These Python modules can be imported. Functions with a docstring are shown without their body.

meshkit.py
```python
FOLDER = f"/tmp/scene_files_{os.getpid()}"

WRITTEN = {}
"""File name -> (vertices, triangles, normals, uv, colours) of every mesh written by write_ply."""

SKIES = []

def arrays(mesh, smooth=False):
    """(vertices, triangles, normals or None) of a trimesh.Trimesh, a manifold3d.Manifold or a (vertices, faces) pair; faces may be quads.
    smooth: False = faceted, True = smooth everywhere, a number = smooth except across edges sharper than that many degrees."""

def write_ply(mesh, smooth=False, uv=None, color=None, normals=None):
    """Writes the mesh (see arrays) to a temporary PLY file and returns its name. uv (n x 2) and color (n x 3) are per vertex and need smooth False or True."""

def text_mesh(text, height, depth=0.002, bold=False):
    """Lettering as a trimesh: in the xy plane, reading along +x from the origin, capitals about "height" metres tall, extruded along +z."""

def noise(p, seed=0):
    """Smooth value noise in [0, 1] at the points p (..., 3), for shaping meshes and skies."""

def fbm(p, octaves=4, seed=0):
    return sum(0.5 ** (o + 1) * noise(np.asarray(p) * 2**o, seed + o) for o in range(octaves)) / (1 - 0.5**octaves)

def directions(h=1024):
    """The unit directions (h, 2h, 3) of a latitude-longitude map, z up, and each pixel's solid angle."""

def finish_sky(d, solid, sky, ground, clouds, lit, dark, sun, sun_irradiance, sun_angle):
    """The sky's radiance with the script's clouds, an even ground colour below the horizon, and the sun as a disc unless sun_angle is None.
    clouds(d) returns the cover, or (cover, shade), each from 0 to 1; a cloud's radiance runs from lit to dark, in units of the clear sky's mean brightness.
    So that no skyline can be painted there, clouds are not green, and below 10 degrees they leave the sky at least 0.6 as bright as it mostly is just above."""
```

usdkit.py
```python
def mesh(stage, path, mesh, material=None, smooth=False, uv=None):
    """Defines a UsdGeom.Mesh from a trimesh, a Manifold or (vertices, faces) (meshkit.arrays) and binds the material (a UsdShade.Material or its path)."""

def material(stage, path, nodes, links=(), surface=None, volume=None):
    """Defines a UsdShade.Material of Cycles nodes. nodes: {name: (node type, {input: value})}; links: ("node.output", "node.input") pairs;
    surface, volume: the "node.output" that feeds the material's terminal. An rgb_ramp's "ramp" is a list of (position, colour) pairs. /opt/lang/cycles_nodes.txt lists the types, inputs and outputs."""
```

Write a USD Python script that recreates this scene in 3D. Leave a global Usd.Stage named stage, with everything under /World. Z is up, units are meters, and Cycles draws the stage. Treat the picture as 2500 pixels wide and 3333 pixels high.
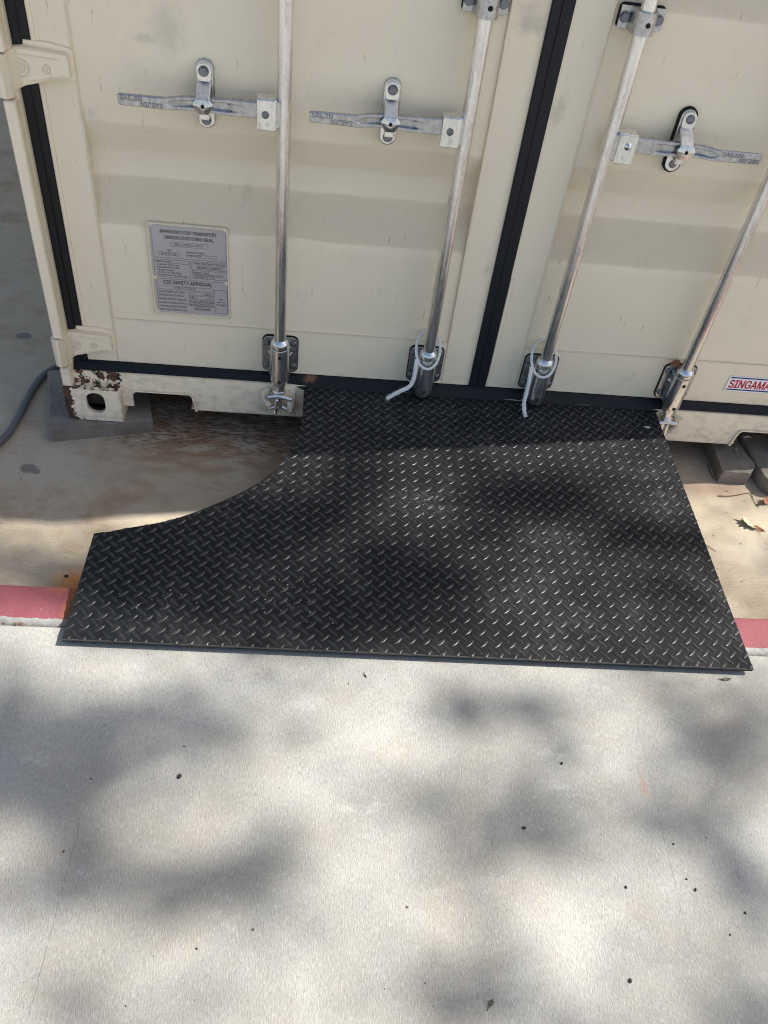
import math, random
import numpy as np, trimesh
import manifold3d as m3
from shapely.geometry import Polygon, Point, box as sbox
from shapely import affinity
import usdkit, meshkit
from pxr import Usd, UsdGeom, UsdLux, UsdShade, Gf, Sdf

stage = Usd.Stage.CreateInMemory()
UsdGeom.SetStageUpAxis(stage, 'Z'); UsdGeom.SetStageMetersPerUnit(stage, 1.0)
UsdGeom.Xform.Define(stage, '/World'); stage.SetDefaultPrim(stage.GetPrimAtPath('/World'))
UsdGeom.Scope.Define(stage, '/World/Looks')
random.seed(7); RNG = np.random.default_rng(7)

# ---------------------------------------------------------------- camera, sky, sun, exposure
EXPOSURE, SKY, SUN = 0.90, 0.09, 1.2
SUN_AZ, SUN_EL = math.atan2(.988, .156), math.radians(50.6)      # shadows fall to -x and a little towards the camera
TO_SUN = np.array([math.sin(SUN_AZ)*math.cos(SUN_EL), math.cos(SUN_AZ)*math.cos(SUN_EL), math.sin(SUN_EL)])
cam = UsdGeom.Camera.Define(stage, '/World/camera')
CAM = np.array([[0.9944710, 0.0899766, -0.0541442], [-0.0231441, 0.6907222, 0.7227498], [0.1024292, -0.7175005, 0.6889857]])  # columns right, forward, up
EYE = (0.7253152, -1.9850005, 1.7848880)
R_, F_, U_ = CAM[:, 0], CAM[:, 1], CAM[:, 2]
cam.AddTransformOp().Set(Gf.Matrix4d(*R_, 0, *U_, 0, *(-F_), 0, *EYE, 1))
cam.CreateHorizontalApertureAttr(24.0); cam.CreateVerticalApertureAttr(32.0)
cam.CreateFocalLengthAttr(24.0*2769.63/2500); cam.CreateClippingRangeAttr(Gf.Vec2f(0.05, 500))
cam.CreateExposureAttr(EXPOSURE)

skymat = usdkit.material(stage, '/World/Looks/sky_material', {
    's': ('sky_texture', {'sky_type': 'single_scattering', 'sun_disc': False, 'sun_elevation': SUN_EL, 'sun_rotation': SUN_AZ, 'altitude': 100.0, 'aerosol_density': 3.0, 'ozone_density': 0.6}),
    'b': ('background_shader', {'strength': SKY})}, [('s.color', 'b.color')], surface='b.background')
dome = UsdLux.DomeLight.Define(stage, '/World/sky')
UsdShade.MaterialBindingAPI.Apply(dome.GetPrim()).Bind(skymat)
dome.GetPrim().SetCustomDataByKey('kind', 'structure')
sun = UsdLux.DistantLight.Define(stage, '/World/sun')
sun.CreateIntensityAttr(SUN); sun.CreateAngleAttr(0.53); sun.CreateNormalizeAttr(True); sun.CreateColorAttr(Gf.Vec3f(1.0, .96, .885))
zx = TO_SUN; xx = np.cross([0, 0, 1.0], zx); xx /= np.linalg.norm(xx); yx = np.cross(zx, xx)
sun.AddTransformOp().Set(Gf.Matrix4d(*xx, 0, *yx, 0, *zx, 0, 0, 0, 20, 1))

# ---------------------------------------------------------------- helpers: prims
USED = {}
def path_for(parent, name):
    base = (parent.GetPath().pathString if parent else '/World') + '/' + name
    n = USED.get(base, -1) + 1; USED[base] = n
    return base if n == 0 else f'{base}_{n:03d}'
def cd(p, **kw):
    for k, v in kw.items():
        if v: p.SetCustomDataByKey(k, v)
    return p
def obj(name, mesh, mat, parent=None, smooth=30, **kw):
    if isinstance(mesh, (list, tuple)) and not isinstance(mesh[0], np.ndarray): mesh = cat(mesh)
    m = usdkit.mesh(stage, path_for(parent, name), mesh, MAT[mat], smooth)
    return cd(m.GetPrim(), **kw)
def thing(name, label, category, group=None, loc=(0, 0, 0), rotz=0):
    x = UsdGeom.Xform.Define(stage, path_for(None, name))
    x.AddTranslateOp().Set(Gf.Vec3d(*map(float, loc)))
    if rotz: x.AddRotateZOp().Set(float(rotz))
    return cd(x.GetPrim(), label=label, category=category, group=group)

# ---------------------------------------------------------------- helpers: shapes
def tm(x):
    if isinstance(x, trimesh.Trimesh): return x
    m = x.to_mesh(); return trimesh.Trimesh(m.vert_properties[:, :3], m.tri_verts, process=False)
def cat(l): return trimesh.util.concatenate([tm(x) for x in l])
def box(x0, x1, y0, y1, z0, z1, b=0.0):
    """A box; b > 0 bevels every edge."""
    x0, x1 = sorted((x0, x1)); y0, y1 = sorted((y0, y1)); z0, z1 = sorted((z0, z1))
    if b <= 0:
        m = trimesh.creation.box((x1-x0, y1-y0, z1-z0)); m.apply_translation(((x0+x1)/2, (y0+y1)/2, (z0+z1)/2)); return m
    p = []
    for x, sx in ((x0, 1), (x1, -1)):
        for y, sy in ((y0, 1), (y1, -1)):
            for z, sz in ((z0, 1), (z1, -1)):
                p += [(x+sx*b, y+sy*b, z), (x+sx*b, y, z+sz*b), (x, y+sy*b, z+sz*b)]
    return tm(m3.Manifold.hull_points(np.array(p)))
def ext_y(poly, y0, y1):
    """A polygon in (x, z) given depth from y0 to y1."""
    m = trimesh.creation.extrude_polygon(poly if isinstance(poly, Polygon) else Polygon(poly), abs(y1-y0), engine='earcut')
    v = m.vertices.copy(); m.vertices = np.c_[v[:, 0], max(y0, y1) - v[:, 2], v[:, 1]]
    return m
def ext_z(poly, z0, z1):
    m = trimesh.creation.extrude_polygon(poly if isinstance(poly, Polygon) else Polygon(poly), z1-z0, engine='earcut')
    m.apply_translation((0, 0, z0)); return m
def bev_y(poly, y0, y1, b):
    """As ext_y, with the edge of the face at y0 (towards the camera) rounded off."""
    p = poly if isinstance(poly, Polygon) else Polygon(poly)
    p = p.simplify(1e-5); c = np.array(p.exterior.coords)[:-1]
    if not p.exterior.is_ccw: c = c[::-1]
    q = np.array(p.buffer(-b*.35, join_style=2).exterior.coords)
    def ring(d):
        n = len(c); out = []
        for i in range(n):
            a, o, e = c[i-1], c[i], c[(i+1) % n]
            t1 = (o-a)/np.linalg.norm(o-a); t2 = (e-o)/np.linalg.norm(e-o)
            n1 = np.array([-t1[1], t1[0]]); n2 = np.array([-t2[1], t2[0]]); k = n1+n2; k /= max(1e-9, np.linalg.norm(k))
            out.append(o + k*d/max(.35, k@n1))
        return np.array(out)
    R = [(c, y1), (c, y0+b), (ring(b*.3), y0+b*.3), (ring(b), y0)]
    n = len(c); V = []; Fs = []
    for r, y in R: V += [(a[0], y, a[1]) for a in r]
    for k in range(3):
        for i in range(n):
            j = (i+1) % n; a, d, e, g = k*n+i, k*n+j, (k+1)*n+j, (k+1)*n+i
            Fs += [(a, d, e), (a, e, g)]
    top = trimesh.creation.triangulate_polygon(Polygon(R[3][0]), engine='earcut')
    tv, tf = top; o = len(V); V += [(a[0], y0, a[1]) for a in tv]; Fs += [tuple(int(i)+o for i in t) for t in tf]
    m = trimesh.Trimesh(np.array(V), np.array(Fs), process=False); m.merge_vertices(digits_vertex=7)
    trimesh.repair.fix_normals(m); 
    return m
def cyl(p, q, r, n=20, r2=None):
    p, q = np.array(p, float), np.array(q, float); h = np.linalg.norm(q-p); d = (q-p)/h
    a = np.cross(d, [0, 0, 1.0] if abs(d[2]) < .9 else [1.0, 0, 0]); a /= np.linalg.norm(a); b = np.cross(d, a)
    t = np.arange(n)*2*np.pi/n; ring = np.cos(t)[:, None]*a + np.sin(t)[:, None]*b
    r2 = r if r2 is None else r2
    V = np.vstack([p+ring*r, q+ring*r2, p, q]); F = []
    for i in range(n):
        j = (i+1) % n; F += [(i, j, n+j), (i, n+j, n+i), (2*n, j, i), (2*n+1, n+i, n+j)]
    return trimesh.Trimesh(V, np.array(F), process=False)
def lathe(c, prof, n=28):
    """Revolve (r, z) points about the vertical through c = (x, y)."""
    t = np.arange(n)*2*np.pi/n; V = []; F = []
    for r, z in prof: V += [(c[0]+r*math.cos(a), c[1]+r*math.sin(a), z) for a in t]
    for k in range(len(prof)-1):
        for i in range(n):
            j = (i+1) % n; F += [(k*n+i, k*n+j, (k+1)*n+j), (k*n+i, (k+1)*n+j, (k+1)*n+i)]
    m = trimesh.Trimesh(np.array(V), np.array(F), process=False); trimesh.repair.fix_normals(m); return m
def tube(pts, r, n=10, caps=True):
    P = np.array(pts, float); T = np.gradient(P, axis=0); T /= np.linalg.norm(T, axis=1, keepdims=True)
    a = np.cross(T[0], [0, 0, 1.0] if abs(T[0][2]) < .9 else [1.0, 0, 0]); a /= np.linalg.norm(a)
    rr = np.broadcast_to(r, (len(P),)); V = []; F = []; t = np.arange(n)*2*np.pi/n
    for i in range(len(P)):
        a = a - T[i]*(a@T[i]); a /= np.linalg.norm(a); b = np.cross(T[i], a)
        V += list(P[i] + rr[i]*(np.cos(t)[:, None]*a + np.sin(t)[:, None]*b))
    for k in range(len(P)-1):
        for i in range(n):
            j = (i+1) % n; F += [(k*n+i, k*n+j, (k+1)*n+j), (k*n+i, (k+1)*n+j, (k+1)*n+i)]
    if caps:
        o = len(V); V += [P[0], P[-1]]; e = (len(P)-1)*n
        for i in range(n): j = (i+1) % n; F += [(o, j, i), (o+1, e+i, e+j)]
    return trimesh.Trimesh(np.array(V), np.array(F), process=False)
def spline(pts, n=60):
    from scipy.interpolate import CubicSpline
    P = np.array(pts, float); d = np.r_[0, np.cumsum(np.linalg.norm(np.diff(P, axis=0), axis=1))]
    return CubicSpline(d, P)(np.linspace(0, d[-1], n))
def blob(*sph, refine=0):
    """The hull of spheres (x, y, z, r)."""
    pts = []
    ico = trimesh.creation.icosphere(subdivisions=2).vertices
    for x, y, z, r in sph: pts.append(ico*r + (x, y, z))
    return tm(m3.Manifold.hull_points(np.vstack(pts)))
def rrect(x0, x1, z0, z1, r, n=5):
    x0, x1 = sorted((x0, x1))
    return sbox(x0+r, z0+r, x1-r, z1-r).buffer(r, quad_segs=n)
def hexbolt(x, y, z, r=.0095, h=.007):
    b = cyl((x, y, z), (x, y-h, z), r, 6); d = cyl((x, y+.001, z), (x, y-.0022, z), r*1.25, 16)
    return cat([d, b])
def roundbolt(x, y, z, r=.009, h=.006):
    R = [(r*1.0, 0), (r, -h*.45), (r*.8, -h*.85), (r*.4, -h)]
    t = np.arange(16)*2*np.pi/16; V = []; F = []
    for q, yy in R: V += [(x+q*math.cos(a), y+yy, z+q*math.sin(a)) for a in t]
    V.append((x, y-h, z))
    for k in range(3):
        for i in range(16):
            j = (i+1) % 16; F += [(k*16+i, k*16+j, k*16+16+j), (k*16+i, k*16+16+j, k*16+16+i)]
    for i in range(16): F.append((48+i, 48+(i+1) % 16, 64))
    m = trimesh.Trimesh(np.array(V), np.array(F), process=False); trimesh.repair.fix_normals(m)
    if m.volume < 0: m.invert()
    return m
def text_on(txt, x0, x1, z, h, y, depth=.0002, bold=False, flip=False):
    """Lettering facing -y whose baseline runs from x0 to x1 at height z; flip turns it upside down about its own centre."""
    m = meshkit.text_mesh(txt, h, depth, bold); v = m.vertices.copy()
    w0, w1 = v[:, 0].min(), v[:, 0].max()
    X = x0 + (v[:, 0]-w0)/(w1-w0)*(x1-x0); Z = z + v[:, 1]
    if flip: X, Z = x0+x1-X, 2*z+h-Z
    m.vertices = np.c_[X, y - v[:, 2], Z]
    if m.volume < 0: m.invert()
    return m

# ---------------------------------------------------------------- helpers: materials
MAT = {}
class G:
    """A small node graph. Inputs given as '@node.output' are links."""
    def __init__(s): s.nodes, s.links, s.k = {}, [], 0
    def __call__(s, kind, out, **inp):
        s.k += 1; nm = f'{kind}_{s.k}'; v = {}
        for a, b in inp.items():
            if isinstance(b, str) and b.startswith('@'): s.links.append((b[1:], f'{nm}.{a}'))
            else: v[a] = b
        s.nodes[nm] = (kind, v); return f'@{nm}.{out}'
    def pos(s): return s('geometry', 'position')
    def noise(s, scale=(1, 1, 1), detail=4, rough=.55, vec=None, dist=0, off=(0, 0, 0)):
        v = s('mapping', 'vector', vector=vec or s.pos(), scale=scale if np.ndim(scale) else (scale,)*3, location=off)
        return s('noise_texture', 'fac', vector=v, scale=1.0, detail=detail, roughness=rough, distortion=dist)
    def ramp(s, f, *st): return s('rgb_ramp', 'color', fac=f, ramp=[(p, c if np.ndim(c) else (c,)*3) for p, c in st])
    def step(s, f, a, b, lo=0., hi=1.): return s('map_range', 'result', value=f, from_min=a, from_max=b, to_min=lo, to_max=hi, clamp=True, range_type='smoothstep')
    def m(s, op, a, b=0., c=0.): return s('math', 'value', math_type=op, value1=a, value2=b, value3=c)
    def mix(s, f, a, b, kind='mix'): return s('mix', 'color', mix_type=kind, fac=f, color1=a, color2=b)
    def xyz(s, v=None):
        n = s('separate_xyz', 'x', vector=v or s.pos()); return n, n[:-1]+'y', n[:-1]+'z'
    def spot(s, c, r, soft=.3, wob=.3, wscale=30, stretch=(1, 1, 1)):
        """1 inside a ragged spot round c, 0 outside."""
        d = s('vector_math', 'vector', math_type='subtract', vector1=s.pos(), vector2=c)
        d = s('vector_math', 'vector', math_type='multiply', vector1=d, vector2=stretch)
        l = s('vector_math', 'value', math_type='length', vector1=d)
        l = s.m('add', l, s.m('multiply', s.m('subtract', s.noise(wscale, 4), .5), wob*r*2))
        return s.step(l, r*(1-soft), r*(1+soft), 1., 0.)
    def bump(s, h, strength=.5, dist=.002): return s('bump', 'normal', height=h, strength=strength, distance=dist)
    def done(s, name, **p):
        o = s('principled_bsdf', 'BSDF', **p)
        MAT[name] = usdkit.material(stage, '/World/Looks/'+name, s.nodes, s.links, surface=o[1:]); return MAT[name]

def plain(name, col, rough=.5, metal=0., var=.12, scale=40, bump=0., **kw):
    g = G(); n = g.noise(scale, 4)
    c = g.mix(n, tuple(np.array(col)*(1-var)), tuple(np.array(col)*(1+var)))
    if bump: kw['normal'] = g.bump(g.noise(scale*4, 3), bump, .002)
    g.done(name, base_color=c, roughness=rough, metallic=metal, **kw)

# cream container paint: faint unevenness, dirt that gathers low down, a few scuffs
def cream(name, rust=None):
    g = G(); x, y, z = g.xyz()
    c = g.mix(g.noise((3, 3, 5), 5), (.772, .664, .478), (.808, .704, .518))
    c = g.mix(g.m('multiply', g.step(g.noise((14, 14, 9), 6, .65), .56, .80), .35), c, (.40, .36, .28))          # grime
    c = g.mix(g.m('multiply', g.step(g.noise((90, 90, 14), 4, .6), .66, .74), .45), c, (.30, .27, .21))          # small scuffs
    sp = g.step(g.noise(330, 2), .735, .76)
    c = g.mix(g.m('multiply', sp, .7), c, (.20, .16, .11))                                                       # specks
    low = g.step(z, .10, .34, 1., 0.)
    c = g.mix(g.m('multiply', low, g.step(g.noise((26, 26, 40), 6), .42, .72, .0, .55)), c, (.36, .32, .25))
    for ctr, r, s in (((.365, .068, 1.130), .030, (1, 1, .7)), ((.31, .068, 1.107), .014, (.6, 1, 1.6)), ((1.150, .065, 1.235), .026, (1, 1, .8)), ((1.160, .065, 1.215), .02, (.7, 1, 1.5)), ((1.262, .065, 1.04), .012, (1, 1, .4))):
        c = g.mix(g.m('multiply', g.spot(ctr, r, .9, .8, 60, s), .32), c, (.33, .29, .22))
    rg = .42
    if rust == 'casting':
        n = g.noise(46, 6, .7); n2 = g.noise(150, 4, .6)
        top = g.m('multiply', g.m('multiply', g.step(z, .1662, .1672), g.step(x, .166, .164)), g.step(g.m('add', n, g.m('multiply', n2, .25)), .60, .63))
        edge = g.m('add', g.m('multiply', g.step(x, .004, .040, 1., 0.), .42), g.m('multiply', g.step(z, .054, .066, 1., 0.), .12))
        edge = g.m('multiply', edge, g.step(x, .05, .075, 1., 0.))
        ed = g.step(g.m('add', n, edge), .68, .72)
        bot = g.m('multiply', g.step(g.m('add', n2, g.step(z, .051, .056, .28, 0.)), .72, .76), g.step(z, .060, .058))
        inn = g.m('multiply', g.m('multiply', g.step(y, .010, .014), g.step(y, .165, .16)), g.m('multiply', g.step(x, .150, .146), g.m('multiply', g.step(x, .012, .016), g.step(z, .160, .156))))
        up = g.m('multiply', g.m('multiply', g.step(g.m('add', n2, g.step(z, .172, .2, .12, -.1)), .70, .74), g.step(x, .16, .18, 1., 0.)), g.step(z, .170, .171))
        f = g.m('maximum', g.m('maximum', top, ed), g.m('maximum', bot, up))
        rc = g.mix(g.step(g.noise(60, 5), .4, .62), (.020, .016, .014), (.115, .045, .018))
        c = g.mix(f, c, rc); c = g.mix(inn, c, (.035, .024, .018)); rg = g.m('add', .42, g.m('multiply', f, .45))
    nb = g.bump(g.noise((160, 160, 160), 3), .12, .0015)
    g.done(name, base_color=c, roughness=rg, normal=nb)
cream('cream_paint'); cream('cream_rusted', 'casting')

def galv(name, base, rough, streak=(60, 60, 9)):
    g = G()
    v = g('voronoi_texture', 'color', vector=g('mapping', 'vector', vector=g.pos(), scale=(160, 160, 90)), scale=1.0)
    bw = g('rgb_to_bw', 'val', color=v)
    n = g.noise(streak, 5, .65); f = g.m('add', g.m('multiply', bw, .22), g.m('multiply', n, .8))
    c = g.ramp(f, (.25, tuple(np.array(base)*.70)), (.5, base), (.8, tuple(np.minimum(np.array(base)*1.3, .85))))
    sc = g.step(g.noise((300, 300, 25), 3, .6), .70, .74)
    c = g.mix(g.m('multiply', sc, .6), c, (.12, .115, .11))
    r = g.m('add', rough-.10, g.m('multiply', n, .25))
    g.done(name, base_color=c, metallic=1.0, roughness=r, normal=g.bump(g.noise(120, 4), .12, .001))
galv('galvanised_steel', (.80, .80, .79), .25); galv('letter_steel', (.25, .25, .26), .42, (70, 70, 70)); galv('cast_galvanised', (.47, .475, .485), .31, (70, 70, 70)); galv('bolt_steel', (.22, .225, .24), .5, (80, 80, 80))
plain('black_hole', (.004, .004, .004), .9)
g = G(); n = g.noise((30, 30, 6), 5); c = g.mix(n, (.003, .0035, .005), (.008, .009, .012))
c = g.mix(g.m('multiply', g.spot((.713, .05, .221), .013, .7, 1.0, 110, (.8, .3, 1.8)), .8), c, (.27, .125, .05))
c = g.mix(g.step(g.noise((120, 120, 60), 3), .72, .76), c, (.05, .05, .06))
g.done('gasket_rubber', base_color=c, roughness=.5, specular_ior_level=.35, normal=g.bump(n, .15, .002))
plain('stamped_plate_metal', (.50, .47, .455), .42, .55, .10, (8))
plain('plate_ink', (.012, .012, .012), .6); plain('plate_rule', (.05, .05, .05), .6)
plain('sticker_white', (.78, .78, .80), .4, 0, .03); plain('sticker_red', (.42, .012, .02), .4); plain('sticker_navy', (.012, .018, .11), .4)

# black moulded rubber: dusty films and scuffs over near-black
def rubber(name, base, dust, rough0, spec):
    g = G(); n = g.noise((9, 9, 9), 6, .62); n2 = g.noise((70, 70, 70), 5, .6, dist=.6); n3 = g.noise((420, 420, 420), 2)
    f = g.m('multiply', g.step(n, .40, .72), g.step(n2, .35, .70))
    f = g.m('add', g.m('multiply', f, .8), g.m('multiply', g.step(n3, .55, .75), .12))
    c = g.mix(f, base, dust)
    r = g.m('add', rough0, g.m('multiply', f, .25))
    g.done(name, base_color=c, roughness=r, specular_ior_level=spec, normal=g.bump(g.noise((600, 600, 600), 2), .15, .0006))
rubber('mat_rubber', (.0135, .0145, .0155), (.048, .049, .049), .50, .09); rubber('mat_tread', (.0155, .0165, .0175), (.056, .057, .057), .26, .58)
plain('mat_edge_dusty', (.050, .045, .038), .8, 0, .45, (60, 60, 200))
plain('support_board', (.18, .12, .07), .8)

# ---- concretes
def foreground():
    g = G(); x, y, z = g.xyz()
    big = g.noise((2.2, 2.6, 1), 5, .6); mid = g.noise((9, 11, 1), 6, .65)
    c = g.ramp(big, (.3, (.308, .300, .268)), (.5, (.360, .356, .327)), (.72, (.405, .403, .378)))
    c = g.mix(g.m('multiply', g.step(mid, .45, .75), .45), c, (.34, .305, .245)); c = g.mix(g.m('multiply', g.step(g.noise((3.2, 2.1, 1), 5, .6, off=(9.2, 4.4, 0)), .50, .70), .40), c, (.355, .322, .255))
    w = g.step(g.noise((5, 9, 1), 6, .7, off=(3.1, .2, 0)), .60, .74)                                             # pale lime blooms
    c = g.mix(g.m('multiply', w, .45), c, (.60, .595, .57))
    warp = g('vector_math', 'vector', math_type='add', vector1=g.pos(), vector2=g('vector_math', 'vector', math_type='scale', vector1=g('noise_texture', 'color', vector=g.pos(), scale=18.0, detail=2.0), scale=.010))
    st = g.noise((400, 105, 1), 4, .66, vec=warp)                                                                  # short broom strokes along y
    st2 = g.noise((760, 260, 1), 3, .6)
    f = g.m('multiply', g.step(st, .54, .32), .55)
    c = g.mix(f, c, (.24, .225, .20))
    c = g.mix(g.m('multiply', g.step(st, .56, .72), .45), c, (.62, .61, .58))
    c = g.mix(g.m('multiply', g.step(st2, .48, .30), .50), c, (.19, .18, .16))
    pit = g.step(g.noise((150, 120, 1), 2, .5), .735, .76)
    c = g.mix(g.m('multiply', pit, .5), c, (.06, .055, .05))
    r = g.spot((1.45, -1.19, .182), .012, .8, .9, 80, (1.6, .5, 0)); c = g.mix(g.m('multiply', r, .35), c, (.42, .22, .12))
    for a, b in (((.334, -1.305), (.322, -1.62)), ((1.471, -1.06), (1.463, -1.48))):                              # hairline cracks
        yy = g.m('subtract', y, a[1]); xl = g.m('add', a[0], g.m('multiply', yy, (b[0]-a[0])/(b[1]-a[1])))
        xl = g.m('add', xl, g.m('multiply', g.m('subtract', g.noise((0.01, 22, 1), 5), .5), .012))
        d = g.m('absolute', g.m('subtract', x, xl)); L = g.step(d, .0005, .0016, 1., 0.)
        L = g.m('multiply', L, g.m('multiply', g.step(y, b[1]-.05, b[1]+.02), g.step(y, a[1]-.02, a[1]+.05, 1., 0.)))
        L = g.m('multiply', L, g.step(g.noise((1, 60, 1), 3), .38, .5))
        c = g.mix(g.m('multiply', L, .34), c, (.10, .095, .085))
    h = g.m('add', g.m('multiply', st, 1.), g.m('multiply', st2, .5))
    g.done('pavement_concrete', base_color=c, roughness=.85, normal=g.bump(h, .55, .0022))
foreground()
def apron():
    g = G(); x, y, z = g.xyz()
    big = g.noise((2.6, 3.2, 1), 5, .6); mid = g.noise((12, 14, 1), 6, .7)
    c = g.ramp(big, (.3, (.465, .390, .280)), (.5, (.51, .440, .325)), (.72, (.535, .490, .395)))
    c = g.mix(g.m('multiply', g.step(mid, .42, .72), .42), c, (.33, .275, .20))
    ru = g.m('multiply', g.step(g.noise((4.2, 5.5, 1), 7, .70, off=(.7, 1.3, 0)), .46, .70), g.step(x, 1.6, .7, .26, .66))                    # rusty run-off
    c = g.mix(ru, c, (.33, .20, .10))
    warp = g('vector_math', 'vector', math_type='add', vector1=g.pos(), vector2=g('vector_math', 'vector', math_type='scale', vector1=g('noise_texture', 'color', vector=g.pos(), scale=7.0, detail=2.0), scale=.006))
    st = g.noise((26, 380, 1), 6, .74, vec=warp); st2 = g.noise((3.2, 210, 1), 5, .7, vec=warp); gr = g.noise((300, 380, 1), 3, .7)
    c = g.mix(g.m('multiply', g.step(st, .48, .34), .42), c, (.17, .14, .105))
    c = g.mix(g.m('multiply', g.step(st2, .40, .30), .55), c, (.14, .115, .085))
    c = g.mix(g.m('multiply', g.step(st, .57, .72), .30), c, (.52, .49, .42))
    c = g.mix(g.m('multiply', g.step(gr, .54, .36), .62), c, (.23, .20, .155))
    # black and rust staining under and in front of the container's edge
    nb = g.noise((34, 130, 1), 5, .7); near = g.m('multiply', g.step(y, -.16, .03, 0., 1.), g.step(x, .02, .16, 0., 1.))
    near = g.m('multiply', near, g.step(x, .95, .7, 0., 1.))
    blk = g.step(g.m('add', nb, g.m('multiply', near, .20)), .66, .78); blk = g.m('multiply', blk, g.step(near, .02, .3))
    rs = g.m('multiply', g.m('multiply', g.step(y, -.30, -.02, 0., 1.), g.step(x, .05, .3, 0., 1.)), g.step(x, 1.2, .8, 0., 1.))
    c = g.mix(g.m('multiply', g.m('multiply', rs, g.step(g.noise((9, 26, 1), 5), .36, .62)), .75), c, (.25, .125, .055))
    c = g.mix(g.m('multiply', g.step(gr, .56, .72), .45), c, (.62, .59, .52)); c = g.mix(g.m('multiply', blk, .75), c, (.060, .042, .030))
    # orange rust bleeding at the kerb; dull grey patches; a faint pinkish stain by the pavers
    o = g.spot((.172, -.585, 0), .062, .55, .5, 30, (.8, 1.25, 0)); c = g.mix(o, c, g.mix(g.noise(90, 4), (.50, .155, .03), (.62, .30, .12)))
    hole = g.spot((.113, -.560, 0), .0062, .3, .4, 200, (1, 1.2, 0)); c = g.mix(hole, c, (.02, .016, .012))
    for ctr, r in (((-.262, .470, 0), .019), ((-.083, -.169, 0), .018), ((-.06, -.180, 0), .010)):
        c = g.mix(g.m('multiply', g.spot(ctr, r, .25, .4, 60, (.75, 1, 0)), .85), c, g.mix(g.step(g.noise(240, 2), .6, .7), (.15, .145, .135), (.42, .41, .38)))
    pk = g.spot((2.0, -.088, 0), .10, .8, .6, 20, (.8, 3, 0)); c = g.mix(g.m('multiply', pk, .4), c, (.40, .22, .15))
    # pale strip where a board once lay
    g.done('apron_concrete', base_color=c, roughness=.88, normal=g.bump(g.m('add', st, g.m('multiply', st2, .7)), .6, .003))
apron()
def kerbm():
    g = G(); x, y, z = g.xyz(); n = g.noise((18, 18, 18), 5, .65); f = g.noise(260, 3, .6); w = g.noise((30, 30, 30), 5)
    red = g.mix(n, (.225, .052, .064), (.285, .088, .105)); red = g.mix(g.m('multiply', g.step(f, .5, .36), .55), red, (.17, .04, .05))
    red = g.mix(g.m('multiply', g.step(g.noise(60, 5, .75), .66, .69), .6), red, (.45, .42, .38))                    # chips
    gy = g.mix(g.noise(90, 4), (.20, .195, .185), (.42, .41, .39))
    lim = g.m('add', y, g.m('multiply', g.m('subtract', w, .5), .016))
    c = g.mix(g.step(lim, -.8285, -.8265), gy, red)
    u = g.m('multiply', g.step(x, .18, .20), g.step(x, .55, .35, 0., 1.)); u = g.m('multiply', u, g.step(g.m('add', y, g.m('multiply', n, .02)), -.835, -.80))
    c = g.mix(u, c, g.mix(g.noise(35, 5), (.20, .065, .018), (.40, .14, .04)))
    ed = g.m('multiply', g.spot((.175, -.715, .15), .032, .8, .7, 60, (1, 1, 1)), .65); c = g.mix(ed, c, (.50, .17, .05))
    g.done('kerb_paint', base_color=c, roughness=.7, normal=g.bump(g.m('add', f, n), .5, .003))
kerbm()
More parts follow.
